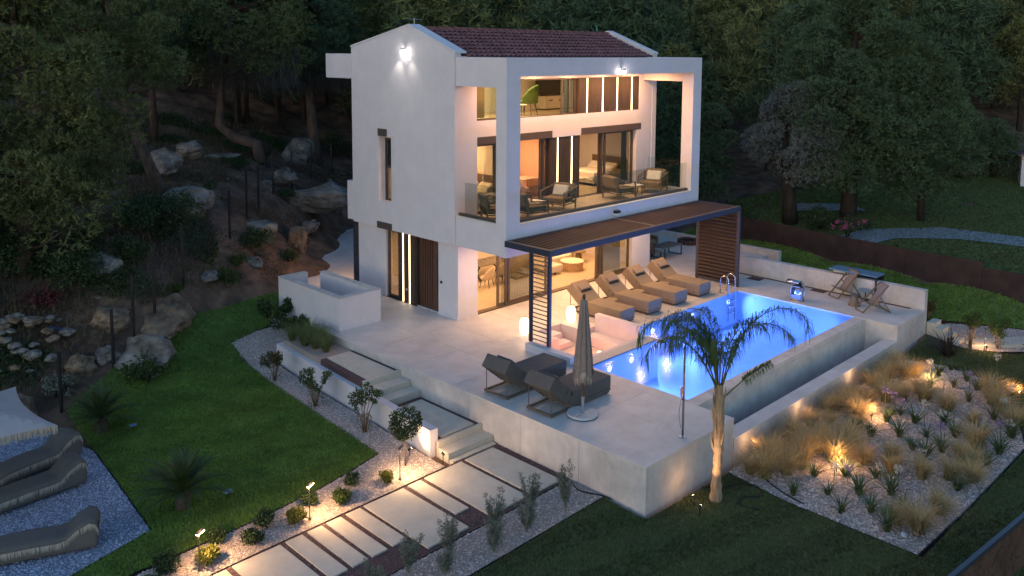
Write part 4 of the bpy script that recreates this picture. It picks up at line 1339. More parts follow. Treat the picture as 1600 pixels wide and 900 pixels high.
MB().lathe([(0, 0), (.24, 0), (.12, .3), (.13, .42), (0, .42)], 18).build('body', teak, cs, smooth=False)
MB().lathe([(0, .423), (.16, .423), (.16, .45), (0, .45)], 18).build('seat', fabgrey, cs)
st2 = thing('stone_disc', 'flat round pale stone disc on the floor behind the deck chair', 'parasol base', (12.95, -9.9, 0))
MB().lathe([(0, 0), (.25, 0), (.25, .06), (0, .06)], 22).build('disc', granite, st2)
MB().lathe([(0, .061), (.03, .061), (.03, .2), (0, .2)], 10).build('socket', steel, st2)
bar = thing('bar_counter', 'white bar counter with blue top straddling the terrace parapet', 'counter', (13.9, -8.65, 0))
box('counter_top', bluepaint, (-.35, -1.0, .93), (.45, .98, .98), bar, .008)
box('cabinet', whiteplastic, (.05, .25, -.4), (.4, .95, .93), bar)
box('leg', black, (-.34, -.98, 0), (-.28, -.92, .93), bar)
box('leg', black, (.36, -.98, -.4), (.42, -.92, .93), bar)
box('rail', black, (-.28, -.97, .8), (.36, -.93, .84), bar)
box('shelf', black, (.05, -.9, .3), (.4, .24, .34), bar)
box('back_panel', black, (.36, -.9, .34), (.39, .24, .92), bar)
# outdoor set at the far side
ot = thing('outdoor_table', 'dark low outdoor table at the far end behind the house corner', 'table', (13.9, .55, 0))
MB().box(-.75, -.4, .5, .75, .4, .55).build('table_top', mat('grey_slate', (.12, .13, .14), .4), ot, bevel=.01)
for x in (-.68, .68):
    MB().bar((x, -.36, 0), (x, -.36, .5), .04).bar((x, .36, 0), (x, .36, .5), .04).bar((x, -.34, .02), (x, .34, .02), .04).build('leg_frame', black, ot)
oc = thing('outdoor_chair', 'slatted outdoor chair half hidden by the house corner', 'chair', (12.75, .55, 0), PI / 2)
box('seat', teak, (-.3, -.28, .38), (.3, .28, .42), oc)
for k in range(4):
    box('back_slat', teak, (-.28, .26, .48 + k * .1), (.28, .29, .55 + k * .1), oc)
for x in (-.27, .27):
    for y in (-.25, .27):
        box('leg', black, (x - .02, y - .02, 0), (x + .02, y + .02, .38 if y < 0 else .88), oc)
os_ = thing('outdoor_sofa', 'wooden outdoor sofa with tan cushions and white pillow at far terrace', 'sofa', (13.9, 2.2, 0))
box('frame', teak, (-1.0, -.42, .1), (1.0, .42, .28), os_)
box('seat_cushion', fabtan, (-.95, -.4, .283), (.95, .3, .45), os_, .03)
box('back_cushion', fabtan, (-.95, .2, .455), (.95, .4, .85), os_, .04)
box('pillow', fabwhite, (-.4, .05, .46), (.05, .19, .8), os_, .04)
for x in (-.97, .97):
    box('arm', teak, (x - .05, -.42, .285), (x + .05, .42, .62), os_)
fp = thing('fire_bowl', 'round dark brick fire pit at the far terrace edge', 'fire pit', (17.0, 1.35, 0))
for k in range(18):
    a = 2 * PI * k / 18
    M = Matrix.Translation((.5 * math.cos(a), .5 * math.sin(a), .11)) @ Matrix.Rotation(a, 4, 'Z')
    MB().box(-.08, -.08, -.1, .08, .08, .1, M).build('brick', MATS['rust_brown_drain'], fp, bevel=.01)
MB().lathe([(0, .0), (.42, 0), (.42, .14), (0, .12)], 18).build('bowl', black, fp)

# ================================================================== balcony furniture
def rope_chair(label, loc, rz, pillow=True):
    t = thing('lounge_chair', label, 'armchair', loc, rz, 'rope lounge chairs on the balcony')
    # faces -y
    MB().box(-.36, -.36, .24, .36, .34, .42).build('seat_cushion', fabtan, t, bevel=.04, seg=3)
    M = Matrix.Translation((0, .3, .42)) @ Matrix.Rotation(math.radians(-14), 4, 'X')
    MB().box(-.36, -.04, 0, .36, .12, .42, M).build('back_cushion', fabtan, t, bevel=.05, seg=3)
    if pillow:
        M2 = Matrix.Translation((0, .12, .43)) @ Matrix.Rotation(math.radians(-24), 4, 'X')
        MB().box(-.26, -.06, 0, .26, .06, .36, M2).build('pillow', fabwhite, t, bevel=.05, seg=3)
    for s in (-1, 1):
        f = MB()
        f.bar((s * .42, -.38, 0), (s * .42, -.34, .6), .04).bar((s * .42, .38, 0), (s * .42, .42, .72), .04).bar((s * .42, -.36, .6), (s * .42, .43, .72), .05, .03).bar((s * .42, -.36, .22), (s * .42, .4, .22), .035)
        sd = f.build('side_frame', teak, t)
        rp_ = MB()
        for k in range(4):
            z = .28 + k * .085
            rp_.bar((s * .42, -.36, z), (s * .42, .41, z + .02 * k), .022)
        rp_.build('rope_weave', rope, sd)
    bkf = MB()
    for z in (.22, .5, .7):
        bkf.bar((-.42, .4, z), (.42, .4, z), .035)
    bf = bkf.build('back_frame', teak, t)
    rp_ = MB()
    for k in range(3):
        rp_.bar((-.42, .41, .28 + k * .07), (.42, .41, .28 + k * .07), .022)
    rp_.build('rope_weave', rope, bf)
    MB().bar((-.42, -.36, .22), (.42, -.36, .22), .035).build('front_rail', teak, t)
    t.scale = (1.22, 1.22, 1.18)
ZB = 3.745
rope_chair('rope lounge chair with white pillow in the middle of the balcony', (4.15, -1.1, ZB), math.radians(-78))
rope_chair('rope lounge chair with its side to the glass beside the left column', (2.15, -1.55, ZB), math.radians(80), False)
rope_chair('rope lounge chair seen from behind on the right of the balcony', (7.85, -1.2, ZB), math.radians(75), False)
rope_chair('rope lounge chair with white pillow nearest the right column', (10.15, -1.2, ZB), math.radians(-72))
rope_chair('dark rope chair mostly hidden behind the left balcony column', (1.0, -1.0, ZB), math.radians(60), False)
def low_table(label, loc, a=.35):
    t = thing('coffee_table', label, 'coffee table', loc)
    MB().box(-a, -a, .38, a, a, .42).build('table_top', fabwhite, t, bevel=.008)
    for sx in (-1, 1):
        for sy in (-1, 1):
            MB().bar((sx * (a - .05), sy * (a - .05), 0), (sx * (a - .05), sy * (a - .05), .38), .035).build('leg', teak, t)
low_table('low pale coffee table between the two left balcony chairs', (3.0, -.75, ZB), .42)
low_table('low pale coffee table between the two right balcony chairs', (9.1, -1.0, ZB), .3)

# ================================================================== rooms
def bed(label, loc, rz, w=1.7, l=2.0):
    t = thing('bed', label, 'bed', loc, rz)
    # head at +y
    MB().box(-w / 2, 0, .12, w / 2, l, .34).build('base', fabcream, t, bevel=.02)
    MB().box(-w / 2, 0, .343, w / 2, l, .62).build('mattress', fabwhite, t, bevel=.05, seg=3)
    MB().box(-w / 2 - .1, l + .01, 0, w / 2 + .1, l + .09, 1.15).build('headboard', mat('brown_headboard', (.16, .11, .07), .8), t, bevel=.01)
    n = 10
    vs_ = []
    for i in range(n + 1):
        for j in range(n + 1):
            x = -w / 2 - .04 + (w + .08) * i / n
            y = -.03 + (l * .62) * j / n
            z = .635 + .012 * math.sin(7 * x + 5 * y)
            if j == 0:
                z = .3 + .05 * math.sin(i * 2)
            if i in (0, n):
                z = .36 + .05 * math.sin(j * 1.7)
            vs_.append((x, y, z))
    MB().add(vs_, [(i * (n + 1) + j, (i + 1) * (n + 1) + j, (i + 1) * (n + 1) + j + 1, i * (n + 1) + j + 1) for i in range(n) for j in range(n)]).build('bedspread', fabwhite, t, smooth=True)
    for s in (-1, 1):
        M = Matrix.Translation((s * w / 4, l - .32, .66)) @ Matrix.Rotation(math.radians(35), 4, 'X')
        MB().box(-.34, -.22, 0, .34, .24, .15, M).build('pillow', fabwhite, t, bevel=.06, seg=3)
    for sx in (-1, 1):
        for y in (.1, l - .1):
            box('leg', bronze, (sx * (w / 2 - .1) - .03, y - .03, 0), (sx * (w / 2 - .1) + .03, y + .03, .12), t)
bed('bed with white pillows in the right middle storey bedroom', (9.4, 2.3, 3.76), -PI / 2)
bed('pale bed in the left middle storey bedroom', (1.0, 1.75, 3.76), -PI / 2, 1.7, 1.9)
def shell_chair(label, loc, rz, fab, legm=black, cat='chair', s=1.0, name='dining_chair'):
    t = thing(name, label, cat, loc, rz)
    n, m = 12, 5
    vs_ = []
    for j in range(m + 1):
        v = j / m
        for i in range(n + 1):
            a = -0.15 + (PI + .3) * i / n
            r = .26 + .06 * v
            top = .42 + v * (.40 * math.sin(max(0, min(PI, a))) ** .6 + .08)
            vs_.append((-r * math.cos(a), r * math.sin(a) * .95, top))
    fs = [(j * (n + 1) + i, j * (n + 1) + i + 1, (j + 1) * (n + 1) + i + 1, (j + 1) * (n + 1) + i) for j in range(m) for i in range(n)]
    o = MB().add(vs_, fs).build('back_shell', fab, t, smooth=True)
    md = o.modifiers.new('s', 'SOLIDIFY')
    md.thickness = .045
    MB().lathe([(0, .36), (.27, .36), (.3, .40), (.27, .46), (0, .47)], 18).build('seat', fab, t, smooth=True)
    for sx in (-1, 1):
        for sy in (-1, 1):
            MB().tube([(sx * .16, sy * .15, .37), (sx * .23, sy * .22, 0)], [.02, .012], 6).build('leg', legm, t)
    t.scale = (s, s, s)
    return t
shell_chair('green velvet armchair behind the top floor window', (5.75, 2.1, 7.1), math.radians(200), fabgreen, woodred, 'armchair', 1.45, 'armchair')
tv = thing('television', 'large dark television above the top floor sideboard', 'television', (9.6, 4.3, 7.73))
MB().box(-1.05, -.03, .1, 1.05, .03, .78).build('screen', screenm, tv, bevel=.008)
MB().bar((-.7, 0, 0), (-.6, 0, .1), .03).bar((.7, 0, 0), (.6, 0, .1), .03).build('stand', black, tv)
sb = thing('sideboard', 'cream sideboard under the television on the top floor', 'sideboard', (9.8, 4.25, 7.1))
MB().box(-.95, -.3, .05, .95, .3, .63).build('carcass', fabcream, sb, bevel=.01)
for k in range(3):
    d = MB().box(-.93 + k * .63, -.315, .08, -.33 + k * .63, -.302, .6).build('drawer_front', fabcream, sb)
    box('handle', black, (-.7 + k * .63, -.335, .42), (-.5 + k * .63, -.317, .46), d)
MB().box(-.9, -.25, 0, .9, .25, .05).build('plinth', black, sb)
gt = thing('glass_side_table', 'slim side table beside the green armchair', 'side table', (4.9, 1.7, 7.1))
MB().lathe([(0, .5), (.28, .5), (.28, .52), (0, .52)], 20).build('table_top', fabcream, gt)
for k in range(3):
    a = k * 2.1
    MB().tube([(.2 * math.cos(a), .2 * math.sin(a), .5), (.22 * math.cos(a), .22 * math.sin(a), 0)], .012, 6).build('leg', black, gt)
# middle room table and chairs
wt = thing('white_table', 'white table in the rosy lit middle storey room', 'table', (5.5, 1.95, 3.76))
MB().box(-.5, -.4, .7, .5, .4, .75).build('table_top', fabwhite, wt, bevel=.01)
for sx in (-1, 1):
    for sy in (-1, 1):
        box('leg', fabwhite, (sx * .44 - .025, sy * .34 - .025, 0), (sx * .44 + .025, sy * .34 + .025, .7), wt)
shell_chair('white shell chair left of the white table', (4.75, 1.4, 3.76), math.radians(60), fabwhite, woodlight)
shell_chair('white shell chair behind the white table', (5.6, 2.75, 3.76), math.radians(10), fabwhite, woodlight)
# dining group
dt = thing('dining_table', 'dark marble dining table inside the ground floor', 'table', (4.7, 3.45, .03))
MB().box(-1.1, -.5, .72, 1.1, .5, .76).build('table_top', marble, dt, bevel=.01)
for x in (-.6, .6):
    MB().bar((x, -.25, 0), (x - .2, .1, .72), .1, .05).bar((x, .25, 0), (x + .2, -.1, .72), .1, .05).build('leg', woodpan, dt)
shell_chair('beige dining chair in the open ground floor doorway', (3.75, 2.45, .03), math.radians(200), fabcream)
shell_chair('beige dining chair at the near side of the marble table', (4.8, 2.6, .03), math.radians(180), fabcream)
shell_chair('beige dining chair at the far side of the marble table', (4.3, 4.25, .03), 0, fabcream)
# sofa group
so = thing('corner_sofa', 'cream channel tufted corner sofa inside the ground floor', 'sofa', (0, 0, .03))
MB().box(7.0, 2.75, .1, 9.6, 3.6, .42).build('seat', fabcream, so, bevel=.06, seg=3)
MB().box(6.95, 1.75, .1, 7.75, 2.72, .42).build('chaise', fabcream, so, bevel=.08, seg=3)
for k in range(7):
    MB().box(7.0 + k * .37, 3.45, .425, 7.36 + k * .37, 3.75, .85).build('back_channel', fabcream, so, bevel=.09, seg=3)
for x in (7.1, 9.5):
    box('leg', black, (x - .03, 3.1, 0), (x + .03, 3.16, .1), so)
box('leg', black, (7.3, 1.85, 0), (7.36, 1.91, .1), so)
ct = thing('drum_table', 'round drum coffee table with pale top inside the ground floor', 'coffee table', (8.55, 1.95, .03))
n = 34
MB().lathe([(0, 0), (.5, 0), (.5, .37), (0, .37)], 34).build('drum', woodlight, ct)
MB().lathe([(0, .372), (.54, .372), (.54, .4), (0, .4)], 34).build('table_top', fabcream, ct)
c2 = thing('pedestal_table', 'small round wooden pedestal table behind the drum coffee table', 'side table', (9.75, 2.6, .03))
MB().lathe([(0, 0), (.2, 0), (.12, .5), (0, .5)], 20).build('pedestal', teak, c2)
MB().lathe([(0, .503), (.36, .503), (.36, .54), (0, .54)], 26).build('table_top', teak, c2)

# ================================================================== plants: generators
def leaf_quads(P, size, rng, asp=.45, up=.3, jitter=.3):
    """diamond leaves at P (n,3)"""
    n = len(P)
    d = rng.normal(size=(n, 3))
    d[:, 2] += up
    d /= np.linalg.norm(d, axis=1)[:, None]
    e = rng.normal(size=(n, 3))
    e -= (e * d).sum(1)[:, None] * d
    e /= np.linalg.norm(e, axis=1)[:, None]
    s = size * rng.uniform(1 - jitter, 1 + jitter, n)[:, None]
    V = np.stack([P, P + d * s * .5 + e * s * asp * .5, P + d * s, P + d * s * .5 - e * s * asp * .5], 1)
    return V.reshape(-1, 3), np.arange(4 * n).reshape(-1, 4)
def ball_pts(n, c, r, rng, shell=.55):
    d = rng.normal(size=(n, 3))
    d /= np.linalg.norm(d, axis=1)[:, None]
    return np.array(c) + d * (np.array(r) * (shell + (1 - shell) * rng.random((n, 1)) ** .6))
def foliage_mesh(name, blobs, per, size, mt, rng, asp=.45, up=.3, shell=.5):
    Ps = [ball_pts(max(6, int(per * (r[0] * r[1] + r[1] * r[2]) / 2)), c, r, rng, shell) for c, r in blobs]
    Vv, F = leaf_quads(np.concatenate(Ps), size, rng, asp, up)
    return mesh_np(name, Vv, F, mt)
def needle_mesh(name, blobs, tufts, ln, wd, mt, rng, k=6, up=.5):
    """tufts of thin needles on the upper shells of blobs"""
    allV = []
    for c, r in blobs:
        n = tufts
        d = rng.normal(size=(n, 3))
        d[:, 2] += .55
        d /= np.linalg.norm(d, axis=1)[:, None]
        P = np.array(c) + d * np.array(r) * (.55 + .45 * rng.random((n, 1)) ** .5)
        for _ in range(k):
            q = d * .8 + rng.normal(size=(n, 3)) * .65
            q[:, 2] += up * .4
            q /= np.linalg.norm(q, axis=1)[:, None]
            s = np.cross(q, rng.normal(size=(n, 3)))
            s /= np.linalg.norm(s, axis=1)[:, None]
            L_ = ln * rng.uniform(.6, 1.25, (n, 1))
            allV.append(np.stack([P - s * wd, P + s * wd, P + q * L_], 1))
    Vv = np.concatenate(allV).reshape(-1, 3)
    return mesh_np(name, Vv, np.arange(len(Vv)).reshape(-1, 3), mt)
def blades_mesh(name, n, ln, spread, wd, mt, rng, seg=4, base=.08, droop=1.0, up0=.2, lnv=.35):
    """arching grass-like blades from a tuft"""
    a = rng.uniform(0, 2 * PI, n)
    L_ = ln * rng.uniform(1 - lnv, 1 + lnv * .5, n)
    tilt0 = rng.uniform(.02, up0, n) + spread * .3 * rng.random(n)
    turn = droop * rng.uniform(.5, 1.2, n)
    r0 = base * np.sqrt(rng.random(n))
    a0 = rng.uniform(0, 2 * PI, n)
    p = np.column_stack([r0 * np.cos(a0), r0 * np.sin(a0), np.zeros(n)])
    side = np.column_stack([-np.sin(a), np.cos(a), np.zeros(n)])
    rows = []
    for i in range(seg + 1):
        u_ = i / seg
        w = wd * (1 - u_ ** 1.5) + wd * .08
        rows.append(np.stack([p - side * w / 2, p + side * w / 2], 1))
        th = tilt0 + turn * (u_ ** 1.2)
        p = p + np.column_stack([np.cos(a) * np.sin(th), np.sin(a) * np.sin(th), np.cos(th)]) * (L_ / seg)[:, None]
    Vv = np.stack(rows, 1)              # n, seg+1, 2, 3
    o = np.arange(n)[:, None] * (2 * (seg + 1)) + np.arange(seg)[None] * 2
    F = np.stack([o, o + 1, o + 3, o + 2], -1).reshape(-1, 4)
    return mesh_np(name, Vv.reshape(-1, 3), F, mt)
def stems_mesh(name, n, h, spread, r, mt, rng, base=.05):
    m = MB()
    for k in range(n):
        a = rng.uniform(0, 2 * PI)
        s = spread * rng.uniform(.4, 1)
        hh = h * rng.uniform(.75, 1)
        m.tube([(base * math.cos(a), base * math.sin(a), 0), (s * .45 * math.cos(a + .2), s * .45 * math.sin(a + .2), hh * .55), (s * math.cos(a), s * math.sin(a), hh)], [r, r * .75, r * .35], 6)
    return m.mesh(name, mt, smooth=True)
R5 = np.random.default_rng(21)

# ---- small round bushes along the path
bush_me = [foliage_mesh('foliage', [((R5.normal(0, .05), R5.normal(0, .05), .17), (.2, .2, .15))] + [((.13 * math.cos(a), .13 * math.sin(a), .17 + R5.uniform(-.04, .07)), (.1, .1, .09)) for a in R5.uniform(0, 6.3, 8)], 9500, .065, m_, R5) for m_ in (leafdark, leafmid, leafyel)]
bstem = stems_mesh('stems', 7, .2, .13, .009, darkbark, R5)
BU = [(-12.5, -6.17, 2, 1.1, 'bright yellow green bush at the foot of the leftmost lit path lamp'), (-11.44, -6.17, 0, 1.0, 'dark round bush midway between the two lit path lamps, path side'), (-10.9, -5.65, 0, 1.05, 'dark bush midway between the two lit path lamps, lawn side'),
      (-10.3, -6.08, 2, 1.0, 'bright yellow green bush left of the second lit path lamp'), (-9.67, -5.62, 0, .95, 'dark bush behind the second lit path lamp'), (-9.07, -6.08, 1, 1.0, 'mid green bush right of the second lit path lamp'),
      (-8.41, -5.5, 0, .9, 'dark small bush at the lawn edge before the unlit path lamp'), (-7.7, -6.0, 2, .85, 'bright small bush beside the unlit path lamp'), (-12.03, -5.58, 0, .9, 'dark bush right behind the leftmost lit path lamp'),
      (-13.24, -5.78, 0, 1.15, 'dark round bush left of the leftmost lit path lamp'), (-13.7, -6.2, 1, .9, 'green bush at the bottom left end of the pebble bed')]
for x, y, k, s, lab in BU:
    t = thing('path_bush', lab, 'bush', (x, y, h1(x, y)), RND.uniform(0, 6), 'small bushes along the path')
    put('foliage', bush_me[k], t)
    put('stems', bstem, t)
    s *= 1.02
    t.scale = (s, s, s)
# ---- leggy shrubs in the pebble bed
def leggy(label, x, y, h, mts, seed, group='leggy shrubs in the pebble bed', spread=.4, leaf=.07, z=None):
    rg = np.random.default_rng(seed)
    t = thing('garden_shrub', label, 'shrub', (x, y, h1(x, y) if z is None else z), 0, group)
    m = MB()
    tips = []
    for k in range(9):
        a = rg.uniform(0, 2 * PI)
        s = spread * rg.uniform(.25, 1)
        hh = h * rg.uniform(.6, .97)
        pts = [(.03 * math.cos(a), .03 * math.sin(a), 0), (s * .4 * math.cos(a + .3), s * .4 * math.sin(a + .3), hh * .5), (s * math.cos(a), s * math.sin(a), hh)]
        m.tube(pts, [.014, .011, .006], 6)
        tips.append((pts[2], (.11 + .05 * rg.random(), .11 + .05 * rg.random(), .12)))
        tips.append((tuple((Vector(pts[1]) * .4 + Vector(pts[2]) * .6)), (.09, .09, .09)))
    m.build('stems', mat('pale_stem', (.2, .14, .09), .9), t, smooth=True)
    put('foliage', foliage_mesh('foliage', tips, 5200, leaf, mts[0], rg, .5), t)
    put('base_foliage', foliage_mesh('base_foliage', [((0, 0, h * .22), (spread * .55, spread * .55, h * .2))], 900, leaf, mts[1], rg, .5), t)
leggy('leggy brownish shrub nearest the upper end of the low white wall', -6.33, 1.92, 1.1, (leafolive, leafolive), 1)
leggy('spreading olive shrub in the middle of the low white wall', -6.48, -.75, 1.1, (leafmid, leafolive), 2, spread=.55)
leggy('tall pale stemmed shrub near the lower end of the low white wall', -6.45, -3.3, 1.4, (leafmid, leafyel), 3, spread=.5)
leggy('broad leaved oleander by the corner of the stairwell parapet', -4.3, 5.3, 1.0, (leafdark, leafdark), 4, spread=.6, leaf=.14)
leggy('second oleander bush against the stairwell parapet wall', -4.05, 4.3, .8, (leafmid, leafdark), 5, spread=.5, leaf=.13)
# ---- topiary ball tree
tp = thing('topiary_tree', 'small ball headed topiary tree lit from below by the wall end', 'tree', (-6.84, -5.68, h1(-6.84, -5.68)))
MB().tube([(0, 0, 0), (.02, .01, .4), (0, 0, .75)], .022, 8).build('trunk', bark, tp, smooth=True)
rg = np.random.default_rng(9)
put('crown', foliage_mesh('crown', [((0, 0, 1.2), (.46, .46, .44))] + [(tuple(ball_pts(1, (0, 0, 1.17), (.33, .33, .33), rg, .9)[0]), (.15, .15, .14)) for _ in range(26)], 2400, .075, leafdark, rg, .55, shell=.7), tp)
# ---- silver shrubs in the lower bed
GS = [(-5.41, -10.05, 1.2, 'tallest silver shrub next to the terrace wall'), (-6.1, -9.5, 1.0, 'upper silver shrub second from the terrace wall'), (-6.73, -10.02, .8, 'lower silver shrub second from the terrace wall'), (-7.24, -9.52, 1.0, 'upper silver shrub third from the terrace wall'),
      (-7.83, -10.07, .7, 'lower silver shrub third from the terrace wall'), (-8.65, -9.55, .95, 'upper silver shrub fourth from the terrace wall'), (-9.1, -9.94, .6, 'lowest silver shrub at the bottom picture edge'), (-9.65, -9.4, .85, 'silver shrub nearest the bottom picture edge beside the path'), (-10.6, -9.6, .8, 'silver shrub cut by the bottom picture edge')]
for i, (x, y, h, lab) in enumerate(GS):
    rg = np.random.default_rng(40 + i)
    t = thing('silver_shrub', lab, 'shrub', (x, y, h1(x, y)), 0, 'silver shrubs in the lower gravel bed')
    m = MB()
    blobs = []
    for k in range(15):
        a, s, hh = rg.uniform(0, 6.3), .28 * rg.uniform(.3, 1), h * rg.uniform(.55, 1.0)
        e = (s * math.cos(a), s * math.sin(a), hh)
        m.tube([(0, 0, 0), (e[0] * .5, e[1] * .5, hh * .5), e], [.007, .005, .003], 5)
        for u_ in (.4, .6, .8, .97):
            blobs.append(((e[0] * u_, e[1] * u_, hh * u_), (.055, .055, .075)))
    m.build('stems', mat('silver_stem', (.2, .18, .14), .9), t)
    put('foliage', foliage_mesh('foliage', blobs, 9000, .055, leafsilver, rg, .32, .6), t)
# ---- tall green grasses in the step planter
pg_me = blades_mesh('blades', 260, .78, .7, .009, strawgreen, R5, 5, .1, 1.5, .5, .4)
for k, (x, y) in enumerate(((-4.9, 2.5), (-4.6, 1.9), (-5.0, 1.6), (-4.45, 2.75), (-5.1, 2.9), (-4.75, 2.2), (-5.1, 2.1), (-4.5, 1.5), (-4.9, 1.1), (-4.35, 2.3))):
    t = tag(put('planter_grass', pg_me, None, (x, y, -.235), k * 1.3, RND.uniform(.85, 1.1)), 'tall green grass tuft in the planter at the top of the steps', 'grass tuft', 'green grasses in the step planter')
# ---- right bed: feathery grasses and agapanthus
straw_me = [blades_mesh('blades', 480, .82, .6, .010, strawgrass, R5, 6, .085, 1.7, .35, .4) for _ in range(4)]
strawbase = [blades_mesh('base_blades', 160, .42, .7, .011, strawgreen, R5, 4, .1, 1.4, .5) for _ in range(2)]
G = [(-0.57, -12.18), (-0.49, -12.6), (0.09, -12.83), (0.9, -12.21), (1.72, -12.15), (1.38, -12.76), (2.8, -12.51), (1.6, -13.43), (3.72, -12.35), (2.13, -14.03), (2.87, -14.4), (4.93, -12.65), (6.14, -12.42), (5.38, -12.17), (7.26, -12.25), (8.31, -12.2), (7.62, -11.95), (9.64, -12.06), (9.44, -12.74), (9.85, -11.9),
     (7.33, -13.08), (7.61, -13.61), (7.44, -14.41), (6.98, -15.32), (5.27, -15.9), (8.56, -15.49), (8.09, -16.18), (10.03, -15.4), (2.89, -15.9), (2.39, -15.41), (4.18, -15.77), (3.19, -16.4), (4.12, -16.07), (0.94, -16.3), (-0.25, -15.83), (-0.27, -16.3), (2.12, -14.81), (4.51, -11.95), (4.93, -12.0), (6.04, -11.95), (3.2, -12.0), (2.1, -11.95), (.4, -12.2), (8.8, -11.95), (6.7, -12.8), (1.9, -12.9), (3.1, -13.1), (4.3, -13.0), (0.7, -13.0), (2.5, -13.4), (8.2, -13.3), (9.0, -12.5), (8.9, -15.2), (9.4, -15.0), (7.5, -16.2)]
for k, (x, y) in enumerate(G):
    if y > -12.9:
        lab = 'feathery straw coloured grass tuft close to the pool basin wall'
    elif y > -14.6:
        lab = 'feathery straw coloured grass tuft in the middle of the right bed'
    else:
        lab = 'feathery straw coloured grass tuft near the outer edge of the right bed'
    t = thing('feather_grass', lab, 'grass tuft', (x, y, h1(x, y)), RND.uniform(0, 6), ('feather grasses by the basin wall' if y > -12.9 else 'feather grasses in mid bed' if y > -14.6 else 'feather grasses at the outer bed edge'))
    s = RND.uniform(.8, 1.25)
    t.scale = (s, s * RND.uniform(.85, 1.15), s * RND.uniform(.75, 1.05))
    t.rotation_euler = (RND.uniform(-.22, .22), RND.uniform(-.22, .22), RND.uniform(0, 6))
    put('blades', straw_me[k % 4], t)
    put('base_blades', strawbase[k % 2], t)
aga_me = [blades_mesh('leaves', 34, .56, .9, .038, strap, R5, 4, .05, 1.5, .5, .3) for _ in range(3)]
A = [(-0.74, -13.47), (0.51, -13.41), (-0.13, -14.07), (-0.71, -14.68), (0.44, -14.63), (-0.2, -15.18), (1.54, -14.58), (1.01, -15.19), (0.38, -15.75), (-0.73, -15.76), (3.91, -13.48), (3.48, -13.17), (5.24, -13.41), (4.49, -14.06), (5.77, -14.03), (4.98, -14.63), (3.94, -14.61), (5.65, -15.18), (4.39, -15.23), (3.79, -15.02),
     (2.44, -16.27), (4.43, -16.37), (5.4, -16.4), (6.34, -15.76), (6.3, -14.66), (8.65, -14.62), (8.94, -13.35), (10.45, -14.0), (9.87, -14.52), (9.51, -13.91), (11.1, -13.3), (10.22, -13.2), (10.5, -15.0), (7.73, -15.6), (6.75, -16.35), (1.11, -13.99)]
F_ = [(5.72, -14.31, -0.5, 0), (6.09, -14.66, -0.8, 0), (1.48, -15.17, -0.75, 0), (8.46, -15.87, -0.37, 0), (6.78, -16.29, -0.8, 0), (9.34, -13.2, -0.49, 0), (8.86, -13.8, -0.7, 0), (8.13, -15.77, -0.7, 0), (9.05, -14.5, -0.44, 1), (5.52, -13.23, -0.38, 1), (5.86, -13.33, -0.59, 1), (1.5, -14.71, -.85, 0), (0.91, -14.13, -.85, 1), (2.3, -14.12, -.8, 1), (6.04, -13.5, -.8, 1), (11.0, -14.75, -0.33, 0), (6.51, -16.12, -0.8, 1), (5.26, -14.91, -.85, 1), (0.6, -13.9, -.8, 0), (3.0, -15.2, -.8, 0)]
def flower(parent, x, y, zt, c):
    rg = np.random.default_rng(int(abs(x * 100)))
    b = MB().tube([(x, y, 0), (x + .02, y, zt * .6), (x + .05, y + .02, zt)], .009, 5).build('flower_stalk', strap, parent)
    blobs = [((x + .05, y + .02, zt + .02), (.1, .1, .088))]
    put('flower_head', foliage_mesh('flower_head', blobs, 7000, .065, petalv if c else petalw, rg, .5, .2, .75), b)
free = list(F_)
for k, (x, y) in enumerate(A):
    near = [f for f in free if math.hypot(f[0] - x, f[1] - y) < .55]
    row = 'nearest the dark lawn corner' if x < 1.2 else 'in the middle of the right gravel bed' if x < 6 else 'towards the far end of the right gravel bed'
    lab = ('strap leaved agapanthus with %s flower heads %s' % ('lilac' if near[0][3] else 'white', row)) if near else 'strap leaved agapanthus without flowers ' + row
    t = thing('agapanthus', lab, 'flower plant', (x, y, h1(x, y)), 0, lab.replace('strap leaved ', ''))
    put('leaves', aga_me[k % 3], t, rz=RND.uniform(0, 6), sc=RND.uniform(.8, 1.4))
    for f in near:
        free.remove(f)
        flower(t, f[0] - x, f[1] - y, f[2] + 1.2, f[3])
for f in free:
    lab = 'lone %s agapanthus flower head on a slim stalk among the feathery grasses' % ('lilac' if f[3] else 'white')
    t = thing('agapanthus', lab, 'flower plant', (f[0], f[1], h1(f[0], f[1])), 0, 'lone flower stalks')
    put('leaves', aga_me[1], t, sc=.7)
    flower(t, 0, 0, f[2] + 1.2, f[3])
# ---- hidden spot lamps between the grasses
def spike_lamp(label, x, y, e, aim, col=WARM, size=.05, spot=None, z=None, h=.16, pt=None):
    zz = h1(x, y) if z is None else z
    t = thing('spike_spot', label, 'garden spot', (x, y, zz))
    MB().tube([(0, 0, -.05), (0, 0, h)], .012, 6).build('spike', black, t)
    d = Vector(aim).normalized()
    p = Vector((0, 0, h + .02))
    MB().tube([p - d * .05, p + d * .06], .032, 10).build('housing', black, t)
    MB().tube([p + d * .061, p + d * .064], .024, 10).build('lens', lampwarm, t)
    if spot:
        lamp('spot_glow', 'SPOT', p + d * .08, e, col, t, size, d, spot, .8)
    else:
        lamp('spot_glow', 'POINT', p + d * .1 + Vector((0, 0, .2)), e, col, t, .09)
    return t
spike_lamp('garden spot lighting the brightest feathery grass near the palm', 1.15, -13.72, 48, (.25, -.3, .55))
spike_lamp('garden spot lighting grasses at mid bed by the basin wall', 5.0, -13.05, 48, (.4, -.1, .3))
spike_lamp('garden spot lighting grasses at the far end of the bed', 9.0, -13.25, 48, (.6, .15, .35))
spike_lamp('garden spot tucked against the basin wall near the palm', .35, -11.8, 6, (.35, .6, .6))
